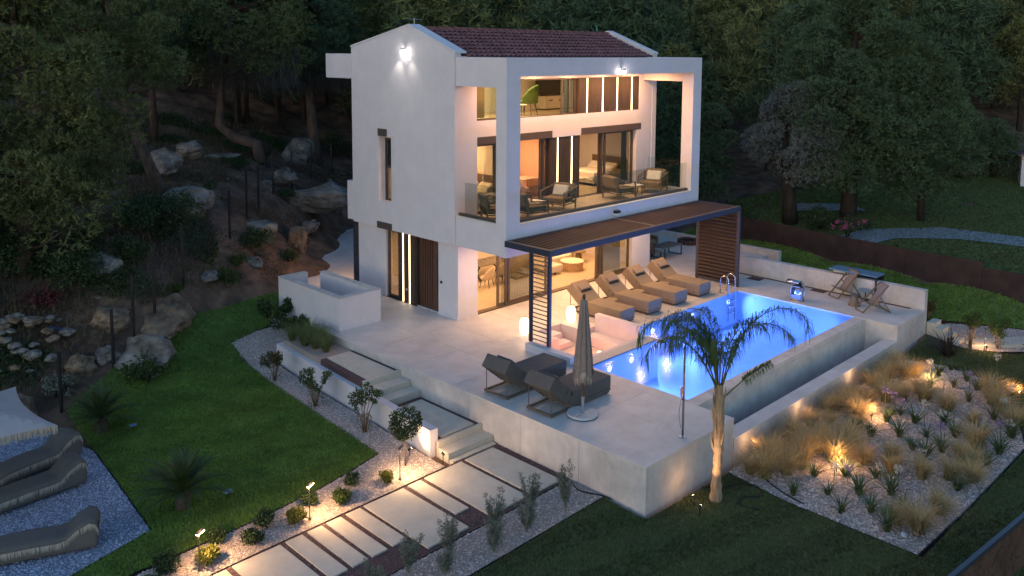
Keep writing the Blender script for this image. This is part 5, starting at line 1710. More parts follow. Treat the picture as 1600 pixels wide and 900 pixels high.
spike_lamp('garden spot tucked against the middle of the basin wall', 3.4, -11.8, 6, (.2, .7, .5))
spike_lamp('garden spot tucked against the far part of the basin wall', 7.0, -11.8, 6, (.2, .7, .5))
spike_lamp('garden spot lighting grass at the right picture edge', 10.2, -15.7, 24, (-.3, .5, .4))
# stones and drip hose
def rock_mesh(name, mt, seed, sub=3, rough=.35, flat=.7):
    b = bmesh.new()
    bmesh.ops.create_icosphere(b, subdivisions=sub, radius=1)
    rg = random.Random(seed)
    off = Vector((rg.uniform(0, 50), rg.uniform(0, 50), rg.uniform(0, 50)))
    cuts = [Vector((rg.gauss(0, 1), rg.gauss(0, 1), rg.gauss(0, .7))).normalized() for _ in range(15)]
    for v in b.verts:
        p = v.co.copy()
        for c in cuts:
            d = p.dot(c) - .66
            if d > 0:
                p -= c * d * .85
        p *= 1 + rough * (noise.fractal(p * 1.1 + off, 1.0, 2.0, 5) * .6 + .25 * noise.ridged_multi_fractal(p * 2.1 + off, 1.0, 2.0, 4, 1.0, 2.0) - .25)
        v.co = Vector((p.x, p.y, p.z * flat))
    me = bpy.data.meshes.new(name)
    b.to_mesh(me)
    b.free()
    me.polygons.foreach_set('use_smooth', [False] * len(me.polygons))
    me.materials.append(mt)
    return me
tag(put('garden_stone', rock_mesh('garden_stone', mat('pale_blue_stone', (.45, .5, .52), .7), 3, 2), None, (-.72, -16.15, -1.12), 0, (.13, .1, .1)), 'rounded pale blue stone at the bottom corner of the right bed', 'stone')
tag(put('garden_stone', rock_mesh('garden_stone', rocktan, 4, 2), None, (-.42, -16.3, -1.13), 1, (.13, .1, .09)), 'reddish stone beside the pale blue stone in the right bed', 'stone')
hz = MB()
def hose_pts(pts, n=10):
    out = []
    for i in range(len(pts) - 1):
        p0, p1, p2, p3 = pts[max(i - 1, 0)], pts[i], pts[i + 1], pts[min(i + 2, len(pts) - 1)]
        for k in range(n):
            t = k / n
            out.append(tuple(.5 * ((2 * p1[j]) + (-p0[j] + p2[j]) * t + (2 * p0[j] - 5 * p1[j] + 4 * p2[j] - p3[j]) * t * t + (-p0[j] + 3 * p1[j] - 3 * p2[j] + p3[j]) * t ** 3) for j in range(2)))
    return out
hp = hose_pts([(-2.1, -11.7), (-1.75, -12.05), (-1.2, -12.3), (-1.1, -12.75), (-1.45, -12.95), (-1.75, -12.7), (-2.15, -12.75), (-2.0, -13.3)])
tag(MB().tube([(x, y, h1(x, y) + .03) for x, y in hp], .018, 6).build('drip_hose', hose_m, smooth=True), 'black irrigation hose looping beside the palm trunk', 'hose')
hp = hose_pts([(-.55, -12.6), (-.75, -13.0), (-.9, -13.4), (-1.0, -13.9)])
tag(MB().tube([(x, y, h1(x, y) + .03) for x, y in hp], .016, 6).build('drip_hose', hose_m, smooth=True), 'short black hose piece on the pebbles by the first feathery grass', 'hose')
hp = hose_pts([(-4.3, -9.25), (-4.5, -9.7), (-4.28, -10.2), (-4.24, -10.5)])
tag(MB().tube([(x, y, h1(x, y) + .03) for x, y in hp], .016, 6).build('drip_hose', hose_m, smooth=True), 'black hose curling at the foot of the terrace wall', 'hose')

# ---- palm
pm = thing('palm_tree', 'young feather palm with lit trunk in front of the pool', 'palm tree', (-2.33, -12.24, -1.2))
prof = []
for i in range(26):
    z = 2.95 * i / 25
    r = .16 - .05 * min(1, z / .5) + .012 * math.sin(i * 2.4) + (.02 if 1.2 < z < 2.6 else 0) - (.03 * max(0, (z - 2.5) / .45))
    prof.append((r, z))
tk = MB()
n = 14
vs_ = [(r * math.cos(2 * PI * k / n) * (1 + .12 * math.sin(3 * k + i)) + .04 * math.sin(z), r * math.sin(2 * PI * k / n) * (1 + .1 * math.cos(2 * k + i * .7)), z) for i, (r, z) in enumerate(prof) for k in range(n)]
tk.add(vs_, [(i * n + k, i * n + (k + 1) % n, (i + 1) * n + (k + 1) % n, (i + 1) * n + k) for i in range(len(prof) - 1) for k in range(n)])
tk.build('trunk', palmtrunk, pm, smooth=True)
for k in range(12):          # old leaf bases
    a, z = k * 2.4, 1.2 + k * .13
    MB().tube([(.1 * math.cos(a), .1 * math.sin(a), z), (.15 * math.cos(a), .15 * math.sin(a), z + .22), (.16 * math.cos(a), .16 * math.sin(a), z + .4)], [.04, .025, .008], 5).build('leaf_base', palmtrunk, pm)
def frond(parent, az, length, e0, turn, seed, z0=2.8, bare=.22, lf=.5, power=2.5):
    rg = np.random.default_rng(seed)
    n = 26
    p = np.array([.05 * math.cos(az) + .04 * math.sin(z0), .05 * math.sin(az), z0])
    pts, dirs = [], []
    for i in range(n + 1):
        u_ = i / n
        e = e0 - turn * u_ ** power
        d = np.array([math.cos(az) * math.cos(e), math.sin(az) * math.cos(e), math.sin(e)])
        pts.append(p.copy())
        dirs.append(d)
        p = p + d * length / n
    fr_ = MB().tube([tuple(q) for q in pts], [.022 * (1 - .8 * i / n) for i in range(n + 1)], 6).build('frond', mat('palm_rachis', (.12, .13, .04), .7), parent, smooth=True)
    side = np.array([-math.sin(az), math.cos(az), 0])
    Vv, Ff = [], []
    N_ = 100
    for i in range(N_):
        u_ = bare + (1 - bare) * i / N_
        j = min(n - 1, int(u_ * n))
        q = pts[j] + (pts[j + 1] - pts[j]) * (u_ * n - j)
        d = dirs[j]
        l = lf * (1.05 - .45 * abs(u_ - .5)) * rg.uniform(.8, 1.15)
        for s in (-1, 1):
            v = side * s * .75 + d * .55 + rg.normal(size=3) * .18
            v /= np.linalg.norm(v)
            m1 = q + v * l * .45
            v2 = v * .3 + np.array([0, 0, -1.])
            v2 /= np.linalg.norm(v2)
            m2 = m1 + v2 * l * .55
            w = np.cross(v, [0, 0, 1.])
            w = w / (np.linalg.norm(w) + 1e-6) * .0075
            o = len(Vv)
            Vv += [q - w * .6, q + w * .6, m1 + w, m1 - w, m2]
            Ff += [(o, o + 1, o + 2), (o, o + 2, o + 3), (o + 3, o + 2, o + 4)]
    put('leaflets', mesh_np('leaflets', np.array(Vv), np.array(Ff), palmleaf), fr_)
AR = math.atan2(-.706, .708)           # picture-right
for i, (da, ln, e0, tn) in enumerate([(0.1, 3.7, 1.28, 3.1), (-.4, 2.9, 1.4, 2.7), (PI - .1, 3.2, 1.25, 3.1), (PI + .5, 2.8, 1.38, 3.0), (PI - .75, 2.8, 1.38, 2.9), (PI / 2 + .3, 2.6, 1.48, 2.6), (-PI / 2 - .2, 2.3, 1.45, 2.6), (PI + .2, 2.5, 1.45, 2.9), (2.4, 2.5, 1.5, 2.7), (PI + .3, 2.9, 1.1, 2.7), (PI - .4, 2.6, 1.48, 3.0), (.45, 2.5, 1.45, 2.8)]):
    frond(pm, AR + da, ln, e0, tn, 60 + i, lf=.55)
frond(pm, AR + .05, 1.5, .75, .35, 90, 2.55, .45, .3)
ps = spike_lamp('ground spot washing the palm trunk from the left', -3.2, -12.35, 210, (.62, .08, .75), WARM2, .04, math.radians(48))

# ---- path lamps
def path_lamp(label, x, y, lit=True):
    t = thing('path_lamp', label, 'path light', (x, y, h1(x, y)), math.radians(30), 'slim path lights')
    MB().lathe([(0, 0), (.04, 0), (.04, .05), (0, .05)], 10).build('base', greymetal, t)
    MB().tube([(0, 0, .05), (0, 0, .82)], .013, 8).build('pole', greymetal, t)
    hd_ = MB().box(-.05, -.03, .82, .17, .03, .85).build('lamp_head', greymetal, t, bevel=.005)
    if lit:
        MB().box(-.045, -.028, .8, .165, .028, .818).build('lens', emis('path_lamp_glow', (1, .62, .28), 45), hd_)
        lamp('path_glow', 'AREA', (.06, 0, .79), 52, (1, .58, .27), t, .12, (.4, -.75, -.9))
        lamp('path_glow_up', 'POINT', (.06, 0, .9), 1.2, (1, .6, .3), t, .05)
path_lamp('lit path lamp nearest the lower left, above the bright bush', -12.71, -6.25)
path_lamp('lit path lamp beside the narrow slabs, second from the left', -10.02, -6.18)
path_lamp('unlit slim path lamp beside the topiary tree', -7.38, -6.16, False)
lamp('path_glow', 'AREA', (.06, 0, .78), 45, (1, .62, .32), bpy.data.objects['path_lamp.002'], .12, (.25, -.5, -1))  # extra area light without a lens, hung on the unlit lamp
spike_lamp('garden spot on a short spike at the bottom of the steps', -6.02, -6.25, 7, (-.1, .75, .5), WARM2, h=.24)
spike_lamp('garden spot under the topiary tree shining on the wall end', -6.4, -5.3, 55, (.6, -.25, .35), WARM2, .04, math.radians(110))
for x, y, lab in ((-10.9, -3.9, 'small dark spot fixture on the lawn right of the near cycad'), (-11.05, 1.6, 'small dark spot fixture on the lawn near the far cycad')):
    t = thing('lawn_spot', lab, 'garden spot', (x, y, h1(x, y)))
    MB().tube([(0, 0, 0), (0, 0, .14)], .012, 6).build('spike', black, t)
    MB().box(-.1, -.06, .14, .1, .06, .19).build('head', bluepaint, t, bevel=.012)
# ---- cycads
def cyc_frond_mesh(seed, e0, turn, ln):
    rg = np.random.default_rng(seed)
    n = 14
    p = np.zeros(3)
    pts, Vv, Ff = [], [], []
    for i in range(n + 1):
        e = e0 - turn * (i / n) ** 1.3
        pts.append(p.copy())
        p = p + np.array([math.cos(e), 0, math.sin(e)]) * ln / n
    N_ = 46
    for i in range(N_):
        u_ = .12 + .86 * i / N_
        j = min(n - 1, int(u_ * n))
        q = pts[j] + (pts[j + 1] - pts[j]) * (u_ * n - j)
        d = pts[j + 1] - pts[j]
        d = d / np.linalg.norm(d)
        upv = np.array([-d[2], 0, d[0]])
        l = .2 * math.sin(PI * (.12 + .86 * u_)) + .03
        for s in (-1, 1):
            v = np.array([0, s, 0]) * .8 + d * .5 + upv * .25
            o = len(Vv)
            Vv += [q - d * .009, q + d * .009, q + v * l]
            Ff.append((o, o + 1, o + 2))
    m = MB().tube([tuple(q) for q in pts], [.012 * (1 - .8 * i / n) for i in range(n + 1)], 5)
    o = len(Vv)
    Vv = Vv + [np.array(v) for v in m.v]
    for f in m.f:
        for k in range(1, len(f) - 1):
            Ff.append((f[0] + o, f[k] + o, f[k + 1] + o))
    return mesh_np('frond', np.array(Vv), np.array(Ff), cycadleaf)
cfm = [cyc_frond_mesh(1, 1.35, .6, 1.15), cyc_frond_mesh(2, 1.0, .8, 1.25), cyc_frond_mesh(3, .6, .8, 1.25), cyc_frond_mesh(4, .25, .75, 1.2)]
for x, y, lab in ((-11.86, -3.56, 'broad cycad on the lawn nearest the lit path lamps'), (-11.7, 2.27, 'dim cycad on the lawn beside the fringed loungers')):
    t = thing('cycad', lab, 'cycad', (x, y, h1(x, y)))
    MB().lathe([(0, 0), (.17, 0), (.2, .15), (.18, .34), (.1, .4), (0, .4)], 14).build('trunk', cycadtrunk, t, smooth=False)
    for k in range(44):
        lev = [0, 0, 1, 1, 1, 2, 2, 2, 3, 3][k % 10]
        put('frond', cfm[lev], t, (0, 0, .36), k * 2.39996 + RND.uniform(-.1, .1), RND.uniform(.85, 1.08))
# ---- far right small plants
spk = thing('sword_plant', 'dark spiky sword leaved plant by the terrace end', 'plant', (12.35, -12.75, h1(12.35, -12.75)))
put('leaves', blades_mesh('leaves', 90, 1.15, .9, .045, darkstrap, R5, 4, .12, .35, 1.0, .3), spk)
leggy('small tree like shrub lit from below behind the spiky plant', 13.9, -13.05, 1.5, (leafmid, leafyel), 31, 'lit shrubs at the right')
leggy('small lit shrub beside the slim path lamp at right', 14.7, -13.75, 1.15, (leafmid, leafyel), 32, 'lit shrubs at the right')
leggy('low green clump at the right picture edge', 15.0, -15.0, .5, (leafmid, leafmid), 33, 'lit shrubs at the right')
path_lamp('slim unlit path lamp among the shrubs at the right', 14.05, -13.5, False)
spike_lamp('garden spot lighting the shrubs at the right', 14.1, -13.55, 30, (-.2, .5, .8), WARM)
spike_lamp('low garden spot between palm and terrace wall', -2.9, -12.0, 7, (.1, .5, .5), WARM)
for k, (x, y) in enumerate(((14.6, -6.2), (14.9, -11.2), (14.4, -10.3))):
    leggy(['small yellow green plant over the parapet near the waterfall', 'small brownish plant at the end of the parapet', 'small plant over the parapet behind the deck chair'][k], x, y, .75, (leafyel if k == 0 else leafolive, leafmid), 70 + k, 'little plants on the grass bank', .25)

# ================================================================== fringed loungers and canopy on the left
def fringe_strip(pts, drop, dens, rng):
    """strands hanging from a polyline"""
    Vv = []
    for a, b in zip(pts[:-1], pts[1:]):
        a, b = np.array(a), np.array(b)
        l = np.linalg.norm(b - a)
        d = (b - a) / l
        for _ in range(int(l * dens)):
            p = a + (b - a) * rng.random()
            ln = drop * rng.uniform(.75, 1.05)
            s = rng.normal(0, .012, 3)
            Vv += [p - d * .012, p + d * .012, p + np.array([s[0], s[1], -ln]) + d * .004]
    return mesh_np('fringe', np.array(Vv), np.arange(len(Vv)).reshape(-1, 3), fringe_m)
def beach_lounger(label, loc, rz):
    # head (raised) at +x
    t = thing('fringed_lounger', label, 'sun lounger', loc, rz, 'fringed covered loungers')
    prof = [(-1.15, .34), (-.9, .40), (-.3, .41), (.25, .40), (.42, .43), (.62, .60), (.88, .72), (1.0, .68), (1.06, .55)]
    w = .37
    n = 13
    vs_ = []
    for i, (x, z) in enumerate(prof):
        for k in range(n):
            v = -1 + 2 * k / (n - 1)
            vs_.append((x + .02 * math.sin(5 * v + i), v * w * (1 - .04 * (i in (0, len(prof) - 1))), z - .05 * abs(v) ** 8 + .008 * math.sin(9 * v + 3 * i) - (.05 if i == 4 else 0) * (1 - v * v)))
    m = len(prof)
    fs = [(i * n + k, (i + 1) * n + k, (i + 1) * n + k + 1, i * n + k + 1) for i in range(m - 1) for k in range(n - 1)]
    o = len(vs_)
    lo = [(x * .98, s * w * .96, .1) for s in (-1, 1) for x, z in prof]
    vs_ += lo
    for s in range(2):
        for i in range(m - 1):
            a, b = i * n + (0 if s == 0 else n - 1), (i + 1) * n + (0 if s == 0 else n - 1)
            fs.append((a, o + s * m + i, o + s * m + i + 1, b))
    fs.append(tuple([k for k in range(n)] + [o + m, o]))
    fs.append(tuple([(m - 1) * n + k for k in range(n)][::-1] + [o + m - 1, o + 2 * m - 1]))
    cv = MB().add(vs_, fs).build('cover', beachfab, t, smooth=True)
    for s in (-1, 1):
        f = put('fringe', fringe_strip([(x, s * (w + .012), z - .09) for x, z in prof], .17, 130, R5), cv)
        f['kind'] = 'stuff'
    f = put('fringe', fringe_strip([(1.075, -w, .5), (1.075, w, .5)], .2, 130, R5), cv)
    f['kind'] = 'stuff'
    MB().box(-1.1, -.3, .04, 1.0, .3, .1).build('frame', greymetal, t)
    for x in (-.9, .8):
        for y in (-.25, .25):
            box('leg', greymetal, (x - .03, y - .03, 0), (x + .03, y + .03, .04), t)
beach_lounger('fringed covered lounger nearest the bottom left corner', (-14.75, -3.15, -1.18), math.radians(-22))
beach_lounger('fringed covered lounger in the middle of the three at left', (-14.15, -.45, -1.18), math.radians(4))
beach_lounger('fringed covered lounger half under the square canopy', (-13.75, 1.05, -1.16), math.radians(14))
cp = thing('square_canopy', 'pale square fringed parasol canopy cut by the left picture edge', 'parasol', (-15.65, -.2, -1.2))
vs_, fs = [], []
n = 16
hw = 1.62
for i in range(n + 1):
    for j in range(n + 1):
        u_, v = -1 + 2 * i / n, -1 + 2 * j / n
        cu = 1 - .13 * (1 - v * v) * abs(u_) ** 4
        cvv = 1 - .13 * (1 - u_ * u_) * abs(v) ** 4
        m_ = max(abs(u_), abs(v))
        z = 2.75 - .52 * m_ ** .9 - .05 * (1 - abs(abs(u_) - abs(v))) * 0
        vs_.append((u_ * hw * cu, v * hw * cvv, z))
fs = [(i * (n + 1) + j, (i + 1) * (n + 1) + j, (i + 1) * (n + 1) + j + 1, i * (n + 1) + j + 1) for i in range(n) for j in range(n)]
cpo = MB().add(vs_, fs).build('canopy', canopyfab, cp, smooth=False)
edge = [vs_[i * (n + 1)] for i in range(n + 1)] + [vs_[n * (n + 1) + j] for j in range(1, n + 1)] + [vs_[i * (n + 1) + n] for i in range(n - 1, -1, -1)] + [vs_[j] for j in range(n - 1, -1, -1)]
f = put('fringe', fringe_strip(edge, .24, 150, R5), cpo)
f['kind'] = 'stuff'
MB().tube([(0, 0, 0), (0, 0, 2.75)], .035, 10).build('pole', woodlight, cp)
MB().lathe([(0, 0), (.35, 0), (.35, .08), (0, .08)], 20).build('base', granite, cp)
for k in range(4):
    a = PI / 4 + k * PI / 2
    MB().tube([(0, 0, 2.6), (1.45 * math.cos(a) * 1.3, 1.45 * math.sin(a) * 1.3, 2.22)], .014, 6).build('rib', woodlight, cp)

# ================================================================== fence on the slope
fe = thing('slope_fence', 'dark wire fence with slim posts climbing the rocky slope', 'fence')
FP = [(-14.2, 3.9, -1.05), (-12.13, 4.3, -1.0), (-10.32, 5.02, -.22), (-9.41, 5.65, .57), (-8.46, 6.23, 1.37), (-6.85, 7.52, 1.7), (-5.26, 8.79, 1.89), (-3.6, 10.31, 2.24), (-1.89, 12.08, 2.74), (-.32, 13.92, 2.68), (1.45, 15.72, 2.86), (3.7, 17.72, 2.73), (6.05, 19.62, 2.64), (8.56, 21.37, 2.6)]
for x, y, z in FP:
    zg = min(z, h1(x, y))
    MB().box(-.035, -.035, zg - z - .3, .035, .035, 1.72).build('post', black, fe, (x, y, z), .6)
wr = MB()
for a, b in zip(FP[:-1], FP[1:]):
    for k in range(9):
        zz = .12 + k * .18
        wr.bar((a[0], a[1], a[2] + zz), (b[0], b[1], b[2] + zz), .004)
    d = math.dist(a, b)
    for k in range(int(d / .12)):
        u_ = k * .12 / d
        p = [a[j] + (b[j] - a[j]) * u_ for j in range(3)]
        wr.bar((p[0], p[1], p[2] + .1), (p[0], p[1], p[2] + 1.58), .0035)
o = wr.build('wire_mesh', navy, fe)
o['kind'] = 'stuff'

# ================================================================== boulders
def boulder(label, x, y, z, sx, sy, sz, seed, mt=rockmat, rz=0.0, group='boulders on the slope', sub=4):
    me = rock_mesh('boulder', mt, seed, sub, .45, 1)
    return tag(put('boulder', me, None, (x, y, z - .32 * sz), rz, (sx * 1.12, sy * 1.12, sz)), label, 'boulder', group)
BO = [(-4.68, 12.01, 3.75, 1.15, .9, .85, rockmat, 'pale boulder at the foot of the leaning pine trunk'),
      (-7.9, 6.6, .6, 1.5, 1.1, .75, rocktan, 'largest tan boulder above the left lawn edge'),
      (-9.3, 4.95, -.15, .95, .8, .75, rockmat, 'grey boulder at the lawn edge beside the fence post'),
      (-1.6, 11.6, 2.0, .95, .8, .6, rockmat, 'broad flat boulder below the middle of the fence'),
      (.5, 11.9, 1.1, .5, .5, .75, rocktan, 'upright tan boulder near the back walkway'),
      (4.0, 15.5, 2.4, 2.0, 1.0, .8, rockmat, 'long pale boulder just left of the villa'),
      (7.3, 22.8, 3.9, 1.2, 1.0, 1.0, rockmat, 'rounded boulder behind the fence near the villa'),
      (1.6, 16.6, 3.0, .45, .4, .55, rockmat, 'small grey boulder by the fence post above the long boulder'),
      (-9.4, 12.8, 3.6, .85, .8, .85, rockmat, 'mossy dark boulder below the big left pine'),
      (-9.2, 8.6, 2.2, .75, .7, .6, rockmat, 'grey boulder beside the third fence post'),
      (-9.8, 6.6, .9, .95, .7, .5, rocktan, 'low tan rock ledge above the rubble'),
      (3.4, 18.0, 3.2, .8, .6, .55, rockmat, 'squat boulder right of the small grey boulder'),
      (-10.4, 5.4, .0, .4, .4, .35, rockmat, 'small pale stone by the second fence post'),
      (-13.3, 4.6, -.8, .75, .6, .55, rocktan, 'tan boulder behind the wire at the far left'),
      (-11.2, 5.4, -.1, .55, .45, .4, rocktan, 'tan stone right of the rubble heap'),
      (-3.6, 16.5, 4.75, .8, .8, .6, rockmat, 'dark boulder in the shade above the pale boulder'),
      (-1.6, 18.5, 5.0, .8, .7, .5, rockmat, 'shaded boulder between the pine trunks'),
      (1.5, 21.0, 4.0, 1.0, .8, .5, rockmat, 'shaded boulder left of the bent pine trunk'),
      (-5.6, 8.1, 1.2, .45, .4, .3, rockmat, 'small stone below the fifth fence post'),
      (-3.1, 9.3, 1.1, .55, .4, .35, rockmat, 'stone among the shrubs above the lawn end'),
      (2.2, 13.6, 1.2, .5, .4, .35, rockmat, 'small stone on the bare earth by the walkway'),
      (-6.8, 11.5, 2.9, .6, .5, .7, rocktan, 'tall ochre stone right of the dark bush')]
for i, (x, y, z, a, b, c, mt_, lab) in enumerate(BO):
    boulder(lab, x, y, z, a, b, c, 100 + i, mt_, i * 1.1)
rb_me = [rock_mesh('rubble_stone', rockmat if k % 3 else rocktan, 300 + k, 2, .4, .6) for k in range(6)]
for k in range(34):
    a, r = RND.uniform(0, 6.3), RND.uniform(0, 1) ** .6
    x, y = -12.4 + 1.25 * r * math.cos(a), 6.5 + .95 * r * math.sin(a)
    s = RND.uniform(.14, .38)
    tag(put('rubble_stone', rb_me[k % 6], None, (x, y, h1(x, y) + .35 * (1 - r) + .08), RND.uniform(0, 6), (s, s * .8, s * .7)), 'broken stone in the rubble heap at the far left of the slope', 'stone', 'rubble heap stones')
tag(MB().tube([(-11.6, 7.0, .75), (-10.9, 6.6, .5)], .05, 10).build('blue_pipe', mat('blue_pipe_plastic', (.06, .14, .32), .5)), 'short blue pipe lying beside the rubble heap', 'pipe')

# loose stones, litter and low growth on the slope
SLOPE = [(-16, 5.2), (-12.2, 5.0), (-10.2, 5.6), (-8.0, 6.8), (-5.7, 7.7), (-2.9, 8.1), (-1.4, 9.2), (1.4, 12.4), (5, 16), (9, 19), (14, 24), (8, 30), (-6, 28), (-18, 20)]
slope_stone = mat('slope_stone', (.16, .135, .11), .9, vscale=2, col2=(.06, .05, .042), island=.35)
SLOPE_L = [(-16, 5.2), (-12.2, 5.0), (-10.2, 5.6), (-8.0, 6.8), (-5.7, 7.9), (-4.5, 9.5), (-3.5, 13), (1, 19), (8, 24), (8, 30), (-6, 28), (-18, 20)]
P = scatter(SLOPE, 4.0, NR)
nzv = np.array([noise.noise(Vector((x * .3, y * .3, 5))) for x, y in P])
P = P[nzv > NR.uniform(-.3, .5, len(P))]
z = hgt(P)
Vs, Fs, o_ = [], [], 0
for k in range(5):
    me = rock_mesh('tmp', slope_stone, 900 + k, 2, .5, .75)
    bv = np.array([v.co for v in me.vertices])
    bf = np.array([p.vertices for p in me.polygons])
    bpy.data.meshes.remove(me)
    sel = np.arange(len(P))[k::5]
    for i in sel:
        s = .05 + .26 * NR.random() ** 3
        a = NR.uniform(0, 6.3)
        q = bv * s * np.array([1, NR.uniform(.6, 1), NR.uniform(.5, .9)])
        Vs.append(np.column_stack([q[:, 0] * math.cos(a) - q[:, 1] * math.sin(a) + P[i, 0], q[:, 0] * math.sin(a) + q[:, 1] * math.cos(a) + P[i, 1], q[:, 2] + z[i] - .25 * s]))
        Fs.append(bf + o_)
        o_ += len(bv)
tag(put('scree', mesh_np('scree', np.concatenate(Vs), np.concatenate(Fs), slope_stone)), 'loose stones scattered over the bare slope', 'stones', kind='stuff')
P = scatter(SLOPE, 260, NR)
nzv = np.array([noise.noise(Vector((x * .5, y * .5, 7))) for x, y in P])
P = P[nzv > -.05]
z = np.concatenate([hgt(c) for c in np.array_split(P, 12)])
Vv, Ff = leaf_quads(np.column_stack([P, z - .05]), .16, NR, .16, .5, .5)
tag(put('slope_litter', mesh_np('slope_litter', Vv, Ff, mat('dry_litter', (.10, .07, .045), .95, island=.5))), 'dry twigs and needle litter covering the slope', 'litter', kind='stuff')
grass('dry_grass', SLOPE_L, 42, mat('dry_grass_blade', (.17, .13, .075), .95, island=.5, trans=.2), 'sparse dry grass on the slope', .1, .34, .012, lean=.9)
P = scatter(SLOPE_L, 620, NR)
nzv = np.array([noise.noise(Vector((x * .35 + 9, y * .35, 2))) for x, y in P])
P = P[nzv > .12]
z = np.concatenate([hgt(c) for c in np.array_split(P, 12)])
Vv, Ff = leaf_quads(np.column_stack([P, z + NR.uniform(-.05, .25, len(P))]), .13, NR, .4, .6, .4)
tag(put('slope_undergrowth', mesh_np('slope_undergrowth', Vv, Ff, leafdark)), 'patches of low dark undergrowth on the slope', 'undergrowth', kind='stuff')

# ================================================================== bushes on the slope
def bush(label, x, y, z, r, hh, mt_, seed, group='wild bushes on the slope', leaf=.11, per=900, name='wild_bush'):
    rg = np.random.default_rng(seed)
    t = thing(name, label, 'bush', (x, y, z), 0, group)
    blobs = []
    for k in range(16):
        a, q = rg.uniform(0, 6.3), rg.random() ** .5
        blobs.append(((r * .7 * q * math.cos(a), r * .7 * q * math.sin(a), hh * rg.uniform(.3, .85) * (1 - .35 * q)), (r * .34, r * .34, hh * .22)))
    put('foliage', foliage_mesh('foliage', blobs, per, leaf, mt_, rg, .5, .3, .35), t)
    put('stems', stems_mesh('stems', 9, hh * .8, r * .6, .02, darkbark, rg, .1), t)
WB = [(-6.4, 10.6, 2.0, 2.0, leafdark, 'large dark bush under the leaning pine'), (-9.75, 3.95, .85, 1.05, leafmid, 'round dark bush at the lawn edge before the grey boulder'), (-5.0, 8.0, .7, .7, leafmid, 'green bush between lawn end and fence'), (-2.4, 10.3, .9, 1.0, leafdark, 'dark bush below the broad flat boulder'),
      (-8.4, 8.6, .9, 1.2, leafdark, 'dark shrub between the fence and the low rock ledge'), (-10.6, 8.2, 1.3, 1.8, leafdark, 'tall dark thicket at the left of the slope'), (-12.4, 9.4, 1.6, 2.2, leafdark, 'deep green thicket at the left picture edge'), (-1.0, 10.0, .5, .6, leafmid, 'small bush right of the dark shrub by the walkway'),
      (-7.3, 7.2, .4, .4, leafmid, 'tiny bush behind the largest tan boulder'), (2.6, 16.5, .7, .5, leafdark, 'low bush on top of the long pale boulder'), (-12.0, 4.9, .6, .7, leafsilver, 'dusty white flowering bush behind the first fence post'), (-11.6, 7.6, .7, .9, mat('reddish_leaf', (.11, .03, .03), .7, island=.4), 'reddish creeper over the rubble heap'),
      (-3.9, 9.0, .5, .5, leafmid, 'small green clump right of the fence in mid slope'), (-14.5, 7.8, 1.3, 1.7, leafdark, 'shadowy bush at the extreme left of the slope'), (10.5, 24.5, 1.6, 2.0, leafdark, 'dark bush behind the villa edge under the hanging twigs')]
for i, (x, y, r, hh, mt_, lab) in enumerate(WB):
    bush(lab, x, y, h1(x, y) - .05, r, hh, mt_, 500 + i)

# ================================================================== pines
def pine_blobs(rng, h, r, n, z0, lean=(0, 0), br=(.5, .85), flat=.62, top=.8):
    out = []
    for k in range(n):
        u_ = rng.random()
        z = z0 + (h - z0) * u_
        env = r * (math.sin(PI * min(1, .18 + .8 * u_)) ** .8) * (1 if u_ < top else .8)
        a = rng.uniform(0, 2 * PI)
        q = env * rng.random() ** .36
        s = rng.uniform(*br) * (1.1 - .3 * u_)
        out.append(((q * math.cos(a) + lean[0] * z / h, q * math.sin(a) + lean[1] * z / h, z), (s, s, s * flat)))
    return out
def pine(label, x, y, h, r, z0, mt_, seed, trunk_pts=None, tr=.22, group='pines near the villa', nb=90, tufts=70, bk=bark, z=None, cat='pine tree', br=(.5, .85), needle=(.2, .026), lean=(0, 0), dead=False, off=None, flat=.62):
    rg = np.random.default_rng(seed)
    zz = (h1(x, y) if z is None else z) - .1
    t = thing('pine_tree', label, cat, (x, y, zz), 0, group)
    pts = trunk_pts or [(0, 0, 0), (.1 * rg.normal(), .1 * rg.normal(), h * .3), (lean[0] * .55 + .2 * rg.normal(), lean[1] * .55 + .2 * rg.normal(), h * .6), (lean[0] * .9, lean[1] * .9, h * .9)]
    m = MB()
    m.tube(pts, [tr * (1 - .75 * i / (len(pts) - 1)) for i in range(len(pts))], 9)
    blobs = pine_blobs(rg, h, r, nb, z0, lean, br, flat)
    if off:
        blobs = [((c[0] + off[0], c[1] + off[1], c[2]), q) for c, q in blobs]
    for c, q in blobs[::5]:
        # limb from the trunk up to the clump
        zt = max(z0 * .6, c[2] - .25 * math.hypot(c[0], c[1]) - .4)
        i = 0
        while i < len(pts) - 2 and pts[i + 1][2] < zt:
            i += 1
        a, b = Vector(pts[i]), Vector(pts[i + 1])
        u_ = max(0, min(1, (zt - a.z) / (b.z - a.z + 1e-6)))
        p = a.lerp(b, u_)
        m.tube([p, (p + Vector(c)) / 2 + Vector((0, 0, -.12)), c], [tr * .3, tr * .17, .02], 6)
    m.build('trunk', bk, t, smooth=True)
    put('crown', needle_mesh('crown', blobs, tufts, needle[0], needle[1], mt_, rg), t)
    if dead:
        Vv = []
        for k in range(2400):
            a, q = rg.uniform(0, 6.3), r * .8 * rg.random() ** .5
            p = np.array([q * math.cos(a) + lean[0] * .7, q * math.sin(a) + lean[1] * .7, z0 + rg.uniform(-.6, 1.6)])
            e = p + np.array([rg.normal(0, .25), rg.normal(0, .25), -rg.uniform(.4, 1.3)])
            s = np.array([.016, .016, 0])
            Vv += [p - s, p + s, e]
        o = put('hanging_twigs', mesh_np('hanging_twigs', np.array(Vv), np.arange(len(Vv)).reshape(-1, 3), deadtwig), t)
        o['kind'] = 'stuff'
    return t
